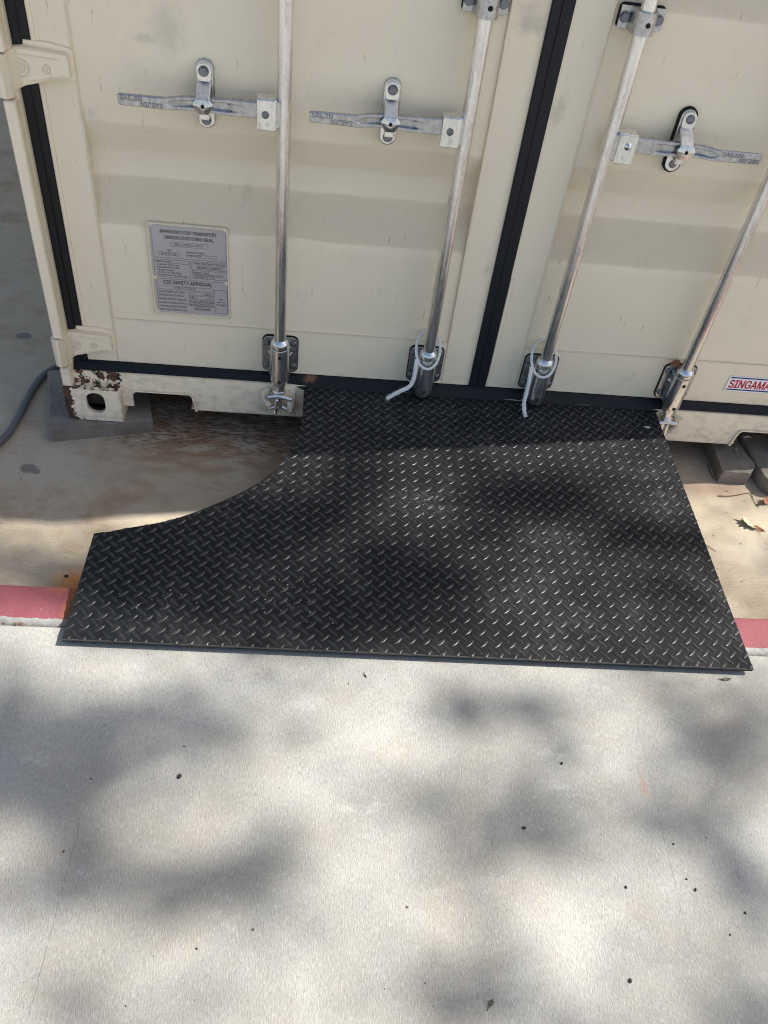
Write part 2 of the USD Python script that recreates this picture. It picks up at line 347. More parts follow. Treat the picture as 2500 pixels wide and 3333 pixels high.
def paver():
    g = G(); n = g.noise(14, 5); f = g.noise(300, 3); c = g.mix(g.step(n, .3, .7), (.185, .163, .130), (.275, .250, .210))
    c = g.mix(g.m('multiply', g.step(f, .62, .72), .5), c, (.36, .355, .345)); c = g.mix(g.m('multiply', g.step(g.noise(60, 5, .7), .60, .70), .55), c, (.075, .072, .068))
    g.done('paver_concrete', base_color=c, roughness=.88, normal=g.bump(g.m('add', f, g.noise(90, 5)), .8, .004))
paver()
plain('cable_jacket', (.105, .11, .118), .42, 0, .15, 30); plain('rope_fibre', (.78, .78, .76), .8, 0, .12, 200, .3)
plain('leaf_pale', (.40, .40, .25), .6, 0, .2, 60); plain('leaf_rust', (.30, .12, .055), .65, 0, .3, 60); plain('leaf_tan', (.40, .27, .13), .65, 0, .25, 60); plain('leaf_dark', (.06, .055, .03), .6, 0, .3, 80)
plain('twig_bark', (.05, .035, .022), .8); plain('seed_husk', (.022, .016, .012), .6, 0, .4, 90); plain('seed_tan', (.16, .10, .05), .7, 0, .4, 90); plain('crumb_white', (.62, .60, .54), .7); plain('dirt_crumb', (.06, .045, .03), .9)
plain('tree_bark', (.13, .10, .075), .9, 0, .4, 12, .8)
g = G(); oi = g('geometry', 'random_per_island'); c = g.ramp(oi, (0, (.035, .060, .018)), (.6, (.055, .090, .026)), (1, (.085, .105, .035)))
pb = g('principled_bsdf', 'BSDF', base_color=c, roughness=.5); tb = g('translucent_bsdf', 'BSDF', color=g.mix(.5, c, (.16, .22, .03)))
mx = g('mix_closure', 'closure', fac=.25, closure1=pb, closure2=tb)
MAT['tree_leaf'] = usdkit.material(stage, '/World/Looks/tree_leaf', g.nodes, g.links, surface=mx[1:])

plain('kerb_grit', (.15, .085, .06), .9, 0, .3, 200)

# ---- measured places: clumps of shade, plate texts, plate boxes, rivets
SHADE = [(0.141, -0.985, 0.028, 0.041, 1.6), (0.159, -1.088, 0.054, 0.055, 2.0), (0.25, -1.164, 0.106, 0.078, 2.2), (0.35, -1.131, 0.063, 0.042, 1.6), (0.433, -1.076, 0.065, 0.038, 1.5), (0.52, -1.018, 0.058, 0.034, 1.3), (0.598, -0.922, 0.051, 0.031, 0.6), (0.303, -1.24, 0.052, 0.058, 1.8), (0.337, -1.32, 0.05, 0.054, 1.6), (0.375, -1.378, 0.041, 0.034, 1.2), (0.283, -1.432, 0.063, 0.029, 1.0), (0.461, -1.406, 0.074, 0.037, 1.2), (0.568, -1.408, 0.066, 0.042, 1.4), (0.673, -1.373, 0.051, 0.043, 1.5), (0.713, -1.33, 0.035, 0.036, 1.2), (0.608, -1.133, 0.056, 0.063, 0.6), (0.724, -0.999, 0.06, 0.047, 0.45), (0.395, -1.581, 0.037, 0.057, 1.6), (0.457, -1.634, 0.044, 0.034, 1.2), (1.085, -1.025, 0.036, 0.047, 1.8), (1.271, -1.024, 0.031, 0.047, 1.7), (1.18, -1.004, 0.084, 0.026, 1.2), (1.521, -0.943, 0.055, 0.026, 0.9), (1.699, -1.076, 0.097, 0.073, 1.7), (1.571, -1.081, 0.064, 0.047, 1.0), (1.782, -0.957, 0.045, 0.053, 1.0), (1.183, -1.28, 0.056, 0.038, 1.5), (1.151, -1.313, 0.046, 0.028, 1.2), (1.294, -1.184, 0.039, 0.042, 0.9), (1.238, -1.231, 0.039, 0.03, 0.9), (1.397, -1.251, 0.098, 0.03, 0.8), (1.533, -1.286, 0.088, 0.04, 0.9), (1.609, -1.349, 0.058, 0.058, 1.1), (1.624, -1.419, 0.037, 0.055, 1.0), (1.063, -1.376, 0.053, 0.035, 0.6), (1.102, -1.159, 0.039, 0.042, 0.5), (1.086, -1.565, 0.045, 0.037, 1.7), (1.042, -1.607, 0.056, 0.035, 1.8), (0.959, -1.514, 0.041, 0.031, 0.9), (1.543, -1.578, 0.043, 0.031, 1.0), (1.56, -1.628, 0.051, 0.03, 1.0), (1.003, -1.202, 0.057, 0.061, 0.5), (0.282, -0.657, 0.107, 0.074, 2.0), (0.47, -0.6, 0.089, 0.062, 1.6), (0.599, -0.529, 0.081, 0.081, 1.6), (0.844, -0.305, 0.051, 0.114, 1.5), (0.748, -0.453, 0.06, 0.068, 0.8), (0.956, -0.657, 0.069, 0.076, 1.9), (1.092, -0.678, 0.046, 0.06, 1.0), (0.821, -0.751, 0.088, 0.056, 1.2), (1.247, -0.362, 0.091, 0.055, 1.4), (1.412, -0.375, 0.079, 0.056, 1.6), (1.575, -0.508, 0.077, 0.043, 1.8), (1.728, -0.506, 0.052, 0.044, 1.5), (1.203, -0.518, 0.049, 0.05, 0.7), (1.619, -0.676, 0.073, 0.047, 1.0), (0.653, -0.839, 0.157, 0.032, 0.9), (0.971, -0.823, 0.087, 0.033, 0.9), (0.335, -0.778, 0.062, 0.034, 0.7), (0.145, -0.474, 0.117, 0.067, 0.7), (0.399, -0.424, 0.073, 0.034, 0.5)]
TEXTS = [('APPROVED FOR TRANSPORT', 0.3069, 0.6463, 0.4537, 0.0097, 1), ('UNDER CUSTOMS SEAL', 0.318, 0.6309, 0.4455, 0.0093, 1), ('GB/C 11885 BV/2013', 0.3411, 0.6138, 0.4163, 0.0058, 0), ('TYPE', 0.3212, 0.5948, 0.3342, 0.0055, 0), ('SP-STDT-01B', 0.3064, 0.5846, 0.3456, 0.0052, 0), ("MANUFACTURER'S", 0.3728, 0.5936, 0.4202, 0.0051, 0), ('NUMBER', 0.373, 0.5848, 0.3952, 0.0052, 0), ('22SB', 0.3993, 0.5849, 0.4108, 0.0048, 0), ("OWNER'S No.", 0.2885, 0.5616, 0.314, 0.0049, 0), ('CEOU', 0.3186, 0.5622, 0.3318, 0.0049, 0), ('Textainer Equipment', 0.2932, 0.553, 0.3509, 0.0049, 0), ('Management Limited', 0.2932, 0.5451, 0.352, 0.0049, 0), ('Century House,', 0.293, 0.537, 0.3352, 0.0049, 0), ('16 Par-La-Ville Road,', 0.2928, 0.5296, 0.3571, 0.005, 0), ('Hamilton HM HX, Bermuda', 0.2928, 0.5217, 0.3707, 0.005, 0), ('TIMBER COMPONENT TREATMENT', 0.3878, 0.5627, 0.4751, 0.0053, 0), ('IM/TAILULLM-480/2022', 0.3982, 0.5514, 0.4631, 0.0053, 0), ('MANUFACTURER:', 0.3874, 0.5353, 0.4299, 0.0053, 0), ('SHANGHAI BAOSHAN PACIFIC', 0.3878, 0.5288, 0.4649, 0.0054, 0), ('CONTAINER CO., LTD.', 0.3874, 0.522, 0.4436, 0.0054, 0), ('CSC SAFETY APPROVAL', 0.3055, 0.4977, 0.4354, 0.0107, 1), ('F/BV/12223/13', 0.3367, 0.4841, 0.3917, 0.0059, 0), ('DATE MANUFACTURED', 0.2897, 0.47, 0.3604, 0.0059, 0), ('/2022', 0.4151, 0.469, 0.4325, 0.0056, 0), ('IDENTIFICATION No.', 0.2896, 0.4595, 0.3584, 0.006, 0), ('22SB', 0.3722, 0.4584, 0.3855, 0.0052, 0), ('MAXIMUM OPERATING GROSS MASS', 0.2894, 0.4477, 0.3644, 0.0052, 0), ('30,480 kg', 0.3725, 0.4458, 0.4002, 0.0052, 0), ('67,200 lbs', 0.4051, 0.4463, 0.4363, 0.0052, 0), ('ALLOWABLE STACKING LOAD FOR 1.8g', 0.2902, 0.4359, 0.365, 0.0053, 0), ('192,000 kg', 0.3721, 0.4341, 0.4005, 0.0053, 0), ('423,280 lbs', 0.4048, 0.4343, 0.4363, 0.0053, 0), ('TRANSVERSE RACKING TEST FORCE', 0.2901, 0.4248, 0.3638, 0.0053, 0), ('150,000 newtons', 0.3849, 0.4222, 0.4267, 0.0053, 0), ('SIDE-WALL STRENGTH 0.5Pg', 0.29, 0.4141, 0.3645, 0.0053, 0), ('ACEP', 0.4508, 0.4579, 0.4637, 0.0044, 0), ('RGA-02', 0.4467, 0.4486, 0.4682, 0.0044, 0), ('TEXTAINER', 0.4446, 0.4397, 0.4714, 0.0049, 0)]
BOXES = [(0.3331, 0.6226, 0.4295, 0.6102), (0.3021, 0.5915, 0.3544, 0.5834), (0.3987, 0.5901, 0.4511, 0.5825), (0.3171, 0.5699, 0.3778, 0.5605), (0.3975, 0.5585, 0.4648, 0.5514), (0.2929, 0.4915, 0.4377, 0.4805), (0.371, 0.4765, 0.4377, 0.4686), (0.3709, 0.4651, 0.438, 0.4571), (0.3711, 0.4532, 0.4024, 0.4445), (0.4037, 0.4537, 0.438, 0.4456), (0.3712, 0.4414, 0.4022, 0.4334), (0.4035, 0.4416, 0.4379, 0.4339), (0.383, 0.4297, 0.4284, 0.4219), (0.4406, 0.4886, 0.475, 0.4153), (0.2862, 0.6682, 0.4763, 0.5758), (0.2855, 0.5699, 0.3797, 0.5185), (0.3845, 0.571, 0.478, 0.5478), (0.3854, 0.5443, 0.478, 0.5201), (0.2875, 0.5128, 0.4764, 0.4051)]
RIVETS = [(0.2846, 0.668), (0.4751, 0.6679), (0.2849, 0.5144), (0.4748, 0.5117), (0.2847, 0.4078), (0.4774, 0.4069)]
# ================================================================ the setting: pavement, kerb, apron
ZF = 0.182                                     # the pavement in front
KY0, KY1 = -0.715, -0.846                      # back and front of the kerb
def sheet(x0, x1, y0, y1, z, slope=0.0):
    V = np.array([(x0, y0, z), (x1, y0, z), (x1, y1, z), (x0, y1, z)], float); return (V, np.array([(0, 1, 2), (0, 2, 3)]))
obj('apron', sheet(-40, 45, KY0-.02, 60, 0.0), 'apron_concrete', smooth=False, kind='structure')
pave = [sheet(-40, 45, -60, KY1-.002, ZF)]
obj('pavement', box(-40, 45, -60, KY1-.0025, -.25, ZF, .004), 'pavement_concrete', smooth=False, kind='structure')
def kerb():
    prof = [(KY0, -.05), (KY0, .138), (-.7165, .148), (-.7205, .1575), (-.728, .1645), (-.740, .1690), (-.77, .1735), (-.80, .1780), (-.822, .1815), (-.830, .1815), (-.836, .1795), (-.841, .1755), (-.8445, .1690), (-.8455, .155), (-.8455, -.05)]
    xs = np.r_[np.arange(-6, -.6, .3), np.arange(-.6, .4, .004), np.arange(.4, 1.7, .05), np.arange(1.7, 2.3, .004), np.arange(2.3, 9, .3)]
    V = []
    for x in xs:
        for k, (y, z) in enumerate(prof):
            p = np.array((x*1.0, y*40, z*40)); j = (meshkit.fbm(np.array((x*70, y*60, z*60)), 4, 3)-.5)
            front = 1.0 if y < -.8285 else (.18 if y < -.72 else .0)
            V.append((x, y + (front*.0075*j if -.845 < y else min(0, 0)) , z + front*.0085*(j-.12)))
    n = len(prof); F = []
    for a in range(len(xs)-1):
        for b in range(n-1):
            i = a*n+b; F += [(i, i+1, i+n+1), (i, i+n+1, i+n)]
    m = trimesh.Trimesh(np.array(V), np.array(F), process=False); m.invert()
    if m.face_normals[np.argmax(m.triangles_center[:, 2])][2] < 0: m.invert()
    return m
kb = obj('kerb', kerb(), 'kerb_paint', smooth=50, kind='structure', label='red painted rounded kerb with a broken grey front edge')
# grit caught in the joint in front of the kerb
gr = []
for i in range(90):
    x = RNG.uniform(-.3, 2.4); r = RNG.uniform(.0012, .003)
    gr.append(trimesh.creation.icosphere(subdivisions=1, radius=r)); gr[-1].vertices *= RNG.uniform(.6, 1.3, (1, 3)); gr[-1].apply_translation((x, KY1+RNG.uniform(-.004, .002), ZF+r*.4-.002))
for x, y in ((.004, -.8465), (.012, -.845), (.009, -.843), (.098, -.847), (.106, -.846), (.112, -.8465)):
    gr.append(trimesh.creation.icosphere(subdivisions=1, radius=.0042)); gr[-1].vertices *= RNG.uniform(.7, 1.2, (1, 3)); gr[-1].apply_translation((x, y, ZF+.001))
obj('joint_grit', cat(gr), 'kerb_grit', kind='stuff', label='reddish grit caught in the joint in front of the kerb', category='grit')

# ================================================================ the container
W, ZB, ZT = 2.438, 0.05, 2.946                 # width, underside and top (it stands on pavers 50 mm thick)
YD, YS = 0.065, 0.035                          # door face, sill face
CT = thing('shipping_container', 'cream shipping container standing on grey pavers, its double doors closed and facing the kerb', 'shipping container')
mirror = lambda poly: [(W-x, z) for x, z in poly][::-1]
def flip_x(m):
    m = m.copy(); m.vertices[:, 0] = W - m.vertices[:, 0]; m.invert(); return m

# doors: box frame round a panel pressed into horizontal grooves
Z0, Z1 = 0.226, 2.80
def panel_profile():
    d, f = .030, .0692
    pts = [(.374, f)]
    for k in range(0, 4):
        b = .61*k; up = np.linspace(0, 1, 15)
        pts += [(.625+b+.185*t, f+d*(.5-.5*math.cos(math.pi*t))) for t in up]
        pts += [(.832+b, f+d)] + [(.838+b+.012*t, f+d-d*.12*t*t) for t in (.4, 1.0)] + [(.910+b-.0*t, f+d*.06) for t in (1,)] + [(.922+b, f)]
    pts += [(2.74, f)]
    return pts
def rounded(pts, r=.055, n=9):
    P = [np.array(p, float) for p in pts]; out = [P[0]]
    for a, b, c in zip(P, P[1:], P[2:]):
        u, v = a-b, c-b; lu, lv = np.linalg.norm(u), np.linalg.norm(v); k = min(r, lu*.45, lv*.45); s, e = b+u/lu*k, b+v/lv*k
        for t in np.linspace(0, 1, n): out.append((1-t)**2*s + 2*t*(1-t)*b + t*t*e)
    return out + [P[-1]]
def door(x0, x1, sx0, sx1):
    """x0..x1 the leaf, sx0..sx1 the pressed panel between its stiles."""
    M = [bev_y(sbox(x0, Z0, sx0, Z1), YD, YD+.05, .003), bev_y(sbox(sx1, Z0, x1, Z1), YD, YD+.05, .003),
         ext_y(sbox(sx0, Z0, sx1, .3745), YD+.0006, YD+.05), ext_y(sbox(sx0, 2.74, sx1, Z1), YD+.0006, YD+.05)]
    prof = panel_profile()
    xs = np.linspace(sx0-.001, sx1+.001, 24); V, F = [], []
    for i, x in enumerate(xs):
        for z, y in prof:
            w = .0034*(meshkit.fbm(np.array((x*5, z*5, 3.)), 3, 11)-.5)*math.sin(math.pi*min(1, max(0, (x-sx0)/(sx1-sx0))))
            V.append((x, y+w, z))
    n = len(prof)
    for a in range(len(xs)-1):
        for b in range(n-1):
            i = a*n+b; F += [(i, i+n, i+n+1), (i, i+n+1, i+1)]
    p = trimesh.Trimesh(np.array(V), np.array(F), process=False)
    return M, p
def bead(pts, r, jit=.0006, seed=1, n=7):
    P = spline(pts, max(20, int(np.linalg.norm(np.diff(np.array(pts), axis=0), axis=1).sum()/.006)))
    j = meshkit.fbm(P*170, 3, seed)-.5
    return tube(P + np.c_[j*jit*3, np.zeros(len(P)), j[::-1]*jit*3], r*(1+.5*j), n)
DOORS = []
for x0, x1, a, b in ((.066, 1.1935, .155, 1.106), (1.239, 2.372, 1.330, 2.283)):
    M, p = door(x0, x1, a, b)
    d = obj('door', M, 'cream_paint', CT, smooth=25, label='left hand door leaf with the data plate' if x0 < 1 else 'right hand door leaf with the red and white sticker')
    obj('door_panel', p, 'cream_paint', d, smooth=50)
    W1 = [bead([(a+(.0005*math.sin(k)), YD+.001, z) for k, z in enumerate(np.linspace(.24, 2.7, 14))], .0024, seed=3),
          bead([(b+(.0005*math.sin(k*2)), YD+.001, z) for k, z in enumerate(np.linspace(.24, 2.7, 14))], .0020, seed=5),
          bead([(x, YD+.0015, .3745) for x in np.linspace(a, b, 12)], .0020, seed=7)]
    obj('weld_seam', W1, 'cream_paint', d, smooth=60)
    # pale paint lip along the foot of the leaf
    lp = [bead([(x, YD+.003, Z0+.001+.0006*math.sin(x*31)) for x in np.linspace(x0+.002, x1-.002, 30)], .0030, .0009, 9)]
    obj('paint_lip', lp, 'cream_paint', d, smooth=60)
    lx = x0+.004 if x0 < 1 else x0+.004
    obj('gasket_strip', bev_y(rrect(lx, lx+.010, .345 if x0 < 1 else .262, 2.78 if x0 < 1 else .60, .004), YD-.003, YD+.002, .0015), 'cream_paint', d, smooth=40)
# rubber gaskets between the leaves and the frame
gk = [box(.028, .066, .060, .085, .205, 2.82), box(2.372, 2.410, .060, .085, .205, 2.82)]
obj('door_gasket', cat([box(.0285, .050, .058, .085, .2, 2.82, .003), box(.0485, .0685, .062, .085, .2, 2.82, .002)]), 'gasket_rubber', CT, smooth=25)
obj('door_gasket', cat([box(1.1900, 1.2145, .058, .09, .196, 2.82, .003), box(1.2120, 1.2420, .061, .09, .199, 2.82, .003)]), 'gasket_rubber', CT, smooth=25)
obj('door_gasket', cat([box(2.369, 2.388, .062, .085, .2, 2.82, .003), box(2.3875, 2.4095, .058, .085, .2, 2.82, .002)]), 'gasket_rubber', CT, smooth=25)
V, F = [], []
xs = np.linspace(.0285, 2.4095, 240)
for x in xs:
    w = .0016*(meshkit.fbm(np.array((x*9, 1., 2.)), 3, 2)-.5)
    sag = .014*min(1, max(0, (x-.655)/.05))*min(1, max(0, (1.80-x)/.03))
    V += [(x, .078, .2285), (x, .062, .2280), (x, .053, .222-sag*.2), (x, .046-sag*.9, .213-sag*.6+w), (x, .041-sag*1.3, .2075-sag*.8+w*2), (x, .050-sag, .203-sag*.8), (x, .08, .2030-sag*.5)]
for a in range(len(xs)-1):
    for b in range(6): i = a*7+b; F += [(i, i+1, i+8), (i, i+8, i+7)]
gm = trimesh.Trimesh(np.array(V), np.array(F), process=False)
if gm.face_normals[2][1] > 0: gm.invert()
obj('sill_gasket', gm, 'gasket_rubber', CT, smooth=40, label='black rubber strip along the foot of both doors, with one rusty spot')

# sill with its two cut-outs, each framed by a flange
sill = Polygon([(.028, .0858), (.19, .0858), (.19, .130), (.205, .145), (.352, .145), (.364, .134), (.3715, .0858),
                (W-.3715, .0858), (W-.364, .134), (W-.352, .145), (W-.205, .145), (W-.19, .130), (W-.19, .0858), (W-.028, .0858), (W-.028, .2067), (.028, .2067)])
obj('sill', [bev_y(sill, YS, YS+.006, .002), box(.028, W-.028, YS+.001, YS+.09, .1985, .2062), box(.36, W-.36, YS+.004, YS+.10, .087, .092), box(.19, W-.19, YS+.10, YS+.106, .09, .2)], 'cream_rusted', CT, smooth=25)
fl = [(.188, .152), (.354, .152), (.362, .150), (.371, .141), (.3795, .084), (.372, .084), (.3635, .1385), (.357, .1445), (.351, .1455), (.188, .1455)]
for k in (0, 1):
    m = bev_y(Polygon(fl), YS-.006, YS+.085, .0018); obj('sill_flange', m if k == 0 else flip_x(m), 'cream_rusted', CT, smooth=30)

# corner castings with their oval holes
def casting(z0, top=False):
    h = .118
    body = m3.Manifold.hull_points(np.array([(x+sx*b, y+sy*c, z+sz*d) for x, sx in ((0, 1), (.162, -1)) for y, sy in ((0, 1), (.178, -1)) for z, sz in ((z0, 1), (z0+h, -1)) for b, c, d in ((.0025, .0025, 0), (.0025, 0, .0025), (0, .0025, .0025))]))
    if not top:
        body = body - tm_to_m(ext_y(Polygon([(-.01, z0-.01), (.024, z0-.01), (.024, z0+.0001), (.011, z0+.006), (.004, z0+.017), (-.0001, z0+.034), (-.01, z0+.034)]), -.1, .3))
    hole = tm_to_m(ext_y(rrect(.062, .1155, z0+.031, z0+.106, .0255, 8), -.02, .05))
    inner = m3.Manifold.cube((.120, .13, .09)).translate((.021, .024, z0+.015))
    side = m3.Manifold.cube((.05, .07, .06)).translate((-.01, .06, z0+.03)); bot = m3.Manifold.cube((.06, .1, .05)).translate((.05, .04, z0-.02))
    return tm(body - hole - inner)
def tm_to_m(t):
    t = t.copy(); t.merge_vertices()
    return m3.Manifold(m3.Mesh(np.array(t.vertices, np.float32), np.array(t.faces, np.uint32)))
c0 = casting(ZB)
obj('corner_casting', c0, 'cream_rusted', CT, smooth=25, label='rusty lower corner casting with an oval hole, resting on the square paver')
obj('corner_casting', flip_x(c0), 'cream_paint', CT, smooth=25)
c1 = casting(ZT-.118, True)
obj('corner_casting', c1, 'cream_paint', CT, smooth=25); obj('corner_casting', flip_x(c1), 'cream_paint', CT, smooth=25)
# corner posts: the front strip is broken where the hinge knuckles sit
HZ = [.279, 1.017, 1.755, 2.493]               # hinge heights
def post():
    M = [box(.0, .0285, .040, .066, .166, ZT-.117, .002)]
    M += [box(.0, .006, .066, .16, .166, ZT-.117)]
    M += [box(.0, .0285, .009, .042, .167, HZ[0]-.049, .003)]
    for a, b in zip(HZ, HZ[1:]): M.append(box(.0, .0275, .009, .042, a+.052, b-.049, .003))
    M.append(box(0, .0275, .009, .042, HZ[-1]+.052, ZT-.117, .003)); return cat(M)
p0 = post(); obj('corner_post', p0, 'cream_paint', CT, smooth=25); obj('corner_post', flip_x(p0), 'cream_paint', CT, smooth=25)
# hinges
HP = [(.002, .046), (.020, .049), (.034, .0545), (.052, .0565), (.10, .0525), (.138, .0495), (.1445, .047), (.1485, .040), (.1485, .006), (.1475, .000), (.143, -.0025), (.10, -.0105), (.062, -.0225), (.046, -.0265), (.034, -.032), (.020, -.041), (.002, -.044)]
HPC = [np.array(a) for a in HP]
def hinge(z, right):
    f = flip_x if right else (lambda m: m)
    strap = bev_y(Polygon([(a, z+b) for a, b in HP]), .0455, .060, .0045)
    kn = lathe((.0065, .0265), [(.006, z-.0455), (.0165, z-.0455), (.0180, z-.044), (.0180, z+.046), (.0165, z+.0475), (.006, z+.0475)], 28)
    web = blob((.008, .0225, z-.038, .006), (.008, .0225, z+.040, .006), (.038, .051, z-.024, .005), (.038, .051, z+.048, .005), (.004, .045, z-.036, .004), (.004, .045, z+.04, .004))
    h = obj('hinge', f(cat([strap, kn, web])), 'cream_paint', CT, smooth=35)
    back = bev_y(Polygon([(.060, z-.026), (.154, z-.010), (.157, z+.050), (.150, z+.0575), (.105, z+.066), (.052, z+.066), (.050, z+.056), (.060, z+.050)]), .0595, .0655, .002)
    obj('hinge_pad', f(back), 'cream_paint', h, smooth=30)
    t = np.linspace(0, 2*np.pi, 25); c = (.044, z+.013)
    em = [tube([(c[0]+.0165*math.cos(a), .0452-.0*a, c[1]+.0185*math.sin(a)) for a in np.linspace(1.9, -1.9, 18)], .0014, 6), tube([(c[0]-.005+.014*math.cos(a), .0452, c[1]+.0165*math.sin(a)) for a in np.linspace(2.0, 4.28, 14)], .0014, 6),
          tube([(c[0]+.001+.0075*math.cos(a), .0452, c[1]+.009*math.sin(a)) for a in np.linspace(1.57, -1.57, 10)], .0011, 6), tube([(c[0]+.001, .0452, c[1]-.012), (c[0]+.001, .0452, c[1]), (c[0]+.001, .0452, c[1]+.012)], .0011, 6)]
    q = (.098, z+.014)
    em += [tube([(q[0]+.0085*math.cos(a), .0452, q[1]+.0092*math.sin(a)) for a in t], .0009, 6)]
    for k in range(3):
        a0 = k*2.094+.5; cc = (q[0]+.0032*math.cos(a0), q[1]+.0034*math.sin(a0)); em.append(tube([(cc[0]+.0026*math.cos(a), .0452, cc[1]+.0026*math.sin(a)) for a in t[::2]], .0007, 5))
    em += [tube([(.045, .0454, z+.041), (.09, .0454, z+.0385), (.13, .0454, z+.0365)], .0009, 5), tube([(.06, .0454, z-.014), (.09, .0454, z-.008), (.135, .0454, z+.003)], .0009, 5)]
    obj('hinge_emblem', f(cat(em)), 'cream_paint', h, smooth=60)
for z in HZ:
    for r in (0, 1): hinge(z, r)

# locking rods
XR = [.6234, 1.0480, W-1.0480, W-.6234]; YR = .030; RR = .0168
def ear_plate(x, z0, z1, w, y0, y1, r):
    return bev_y(rrect(x-w, x+w, z0, z1, r), y0, y1, .0022)
def rod(i):
    x = XR[i]; outer = i in (0, 3)
    low = .352
    R = obj('locking_rod', lathe((x, YR), [(RR, low), (RR, 2.84)], 32), 'galvanised_steel', CT, smooth=40, label=['galvanised locking rod nearest the left post, a cam at its foot', 'galvanised rod with the curling white rope', 'galvanised rod with the straight hanging white rope', 'galvanised rod beside the sticker, a leaf caught at its foot'][i])
    # foot bearing: plate, bolts, sleeve, collar
    obj('bearing_pad', bev_y(rrect(x-.0515, x+.0515, .2345, .3605, .018), .0612, .0655, .001), 'black_hole', R, smooth=30)
    obj('bearing_plate', [ear_plate(x, .238, .3575, .049, .0565, .0615, .016), box(x-.030, x+.030, .030, .058, .2385, .345, .004)], 'cast_galvanised', R, smooth=30)
    for sx in (-1, 1):
        for z in (.338, .260): obj('bolt', roundbolt(x+sx*.0385, .0567, z), 'bolt_steel', R, smooth=50)
        obj('weld_nub', blob((x+sx*.0275, .034, .316, .003), (x+sx*.033, .046, .314, .0025), (x+sx*.029, .042, .320, .002)), 'galvanised_steel', R, smooth=60)
    b = .2135
    sl = [(.012, b), (.0215, b), (.0232, b+.002), (.0240, b+.014), (.0262, b+.017), (.0268, b+.019), (.0268, .342), (.0255, .3445), (.021, .3450)]
    obj('sleeve', lathe((x, YR), sl, 36), 'galvanised_steel', R, smooth=35)
    for z in (.3235, .2375): obj('drill_hole', cyl((x+.001, YR-.0262, z), (x+.001, YR-.0272, z), .0056, 14), 'black_hole', R, smooth=False)
    obj('collar_gap', lathe((x, YR), [(.0225, .3440), (.0238, .3475)], 30), 'black_hole', R, smooth=False)
    obj('collar', lathe((x, YR), [(.018, .3470), (.0252, .3470), (.0258, .3485), (.0258, .3570), (.0245, .3625), (.0205, .3680), (.0172, .3715)], 36), 'galvanised_steel', R, smooth=40)
    # guide higher up (rods 2 and 3 carry it inside the picture)
    gz = 1.2545 if not outer else 1.62
    obj('guide_pad', bev_y(rrect(x-.0515, x+.0515, gz-.025, gz+.026, .010), .0612, .0655, .001), 'black_hole', R, smooth=30)
    prof = [(x-.049, .0605), (x-.049, .0545), (x-.0285, .0545), (x-.0265, .050)] + [(x+.0245*math.cos(t), YR+.0245*math.sin(t)) for t in np.linspace(math.pi*1.0-.0, 2*math.pi, 20)] + [(x+.0265, .050), (x+.0285, .0545), (x+.049, .0545), (x+.049, .0605)]
    gd = trimesh.creation.extrude_polygon(Polygon(prof), .045, engine='earcut'); gd.apply_translation((0, 0, gz-.0225))
    obj('rod_guide', gd, 'cast_galvanised', R, smooth=35)
    for sx in (-1, 1): obj('bolt', hexbolt(x+sx*.0375, .0547, gz), 'bolt_steel', R, smooth=30)
    obj('drill_hole', cyl((x+.003, YR-.0238, gz), (x+.003, YR-.0249, gz), .0056, 14), 'black_hole', R, smooth=False)
    if outer:
        s = 1 if i == 0 else -1
        X = lambda d: x + s*d
        obj('rod_end', lathe((x, YR), [(.0175, b+.004), (.0180, .196), (.0200, .193), (.0215, .190), (.0215, .1865), (.0185, .183), (.016, .180)], 30), 'galvanised_steel', R, smooth=40)
        cam_ = [blob((x, .030, .178, .015), (x, .028, .138, .016)), blob((X(0), .018, .176, .008), (X(-.030), .010, .176, .0055)), blob((X(0), .018, .176, .008), (X(.036), .012, .170, .0055)),
                blob((X(-.006), .010, .164, .006), (X(-.008), .006, .132, .005)), blob((X(.0), .022, .136, .009), (X(-.026), .014, .131, .0050)), blob((X(.01), .022, .132, .008), (X(.046), .014, .119, .0055)), blob((X(-.004), .012, .134, .006), (X(-.010), .006, .120, .0052))]
        obj('rod_cam', cat(cam_), 'galvanised_steel', R, smooth=50)
        kp = [blob((X(-.046), .022, .186, .0065), (X(-.032), .030, .190, .0065), (X(-.044), .024, .160, .0065)), blob((X(-.044), .022, .160, .0065), (X(-.030), .012, .148, .0085), (X(-.034), .03, .140, .0065)),
              box(X(.026), X(.047), .004, .036, .122, .164, .006), box(X(-.046), X(.05), .031, .036, .118, .192, .003)]
        for q_ in (cat(kp[:2]), kp[2], kp[3]): obj('cam_keeper', q_, 'cream_paint', R, smooth=40)
        obj('keeper_mark', ([box(X(-.033), X(-.023), .0296, .0312, .1885-.002, .1885), box(X(-.033), X(-.0315), .0296, .0312, .180, .188), box(X(-.028), X(-.022), .0296, .0312, .1815, .183), box(X(.028), X(.031), .0296, .0312, .184, .186)]), 'black_hole', R, smooth=False, kind='stuff')
    return R
RODS = [rod(i) for i in range(4)]

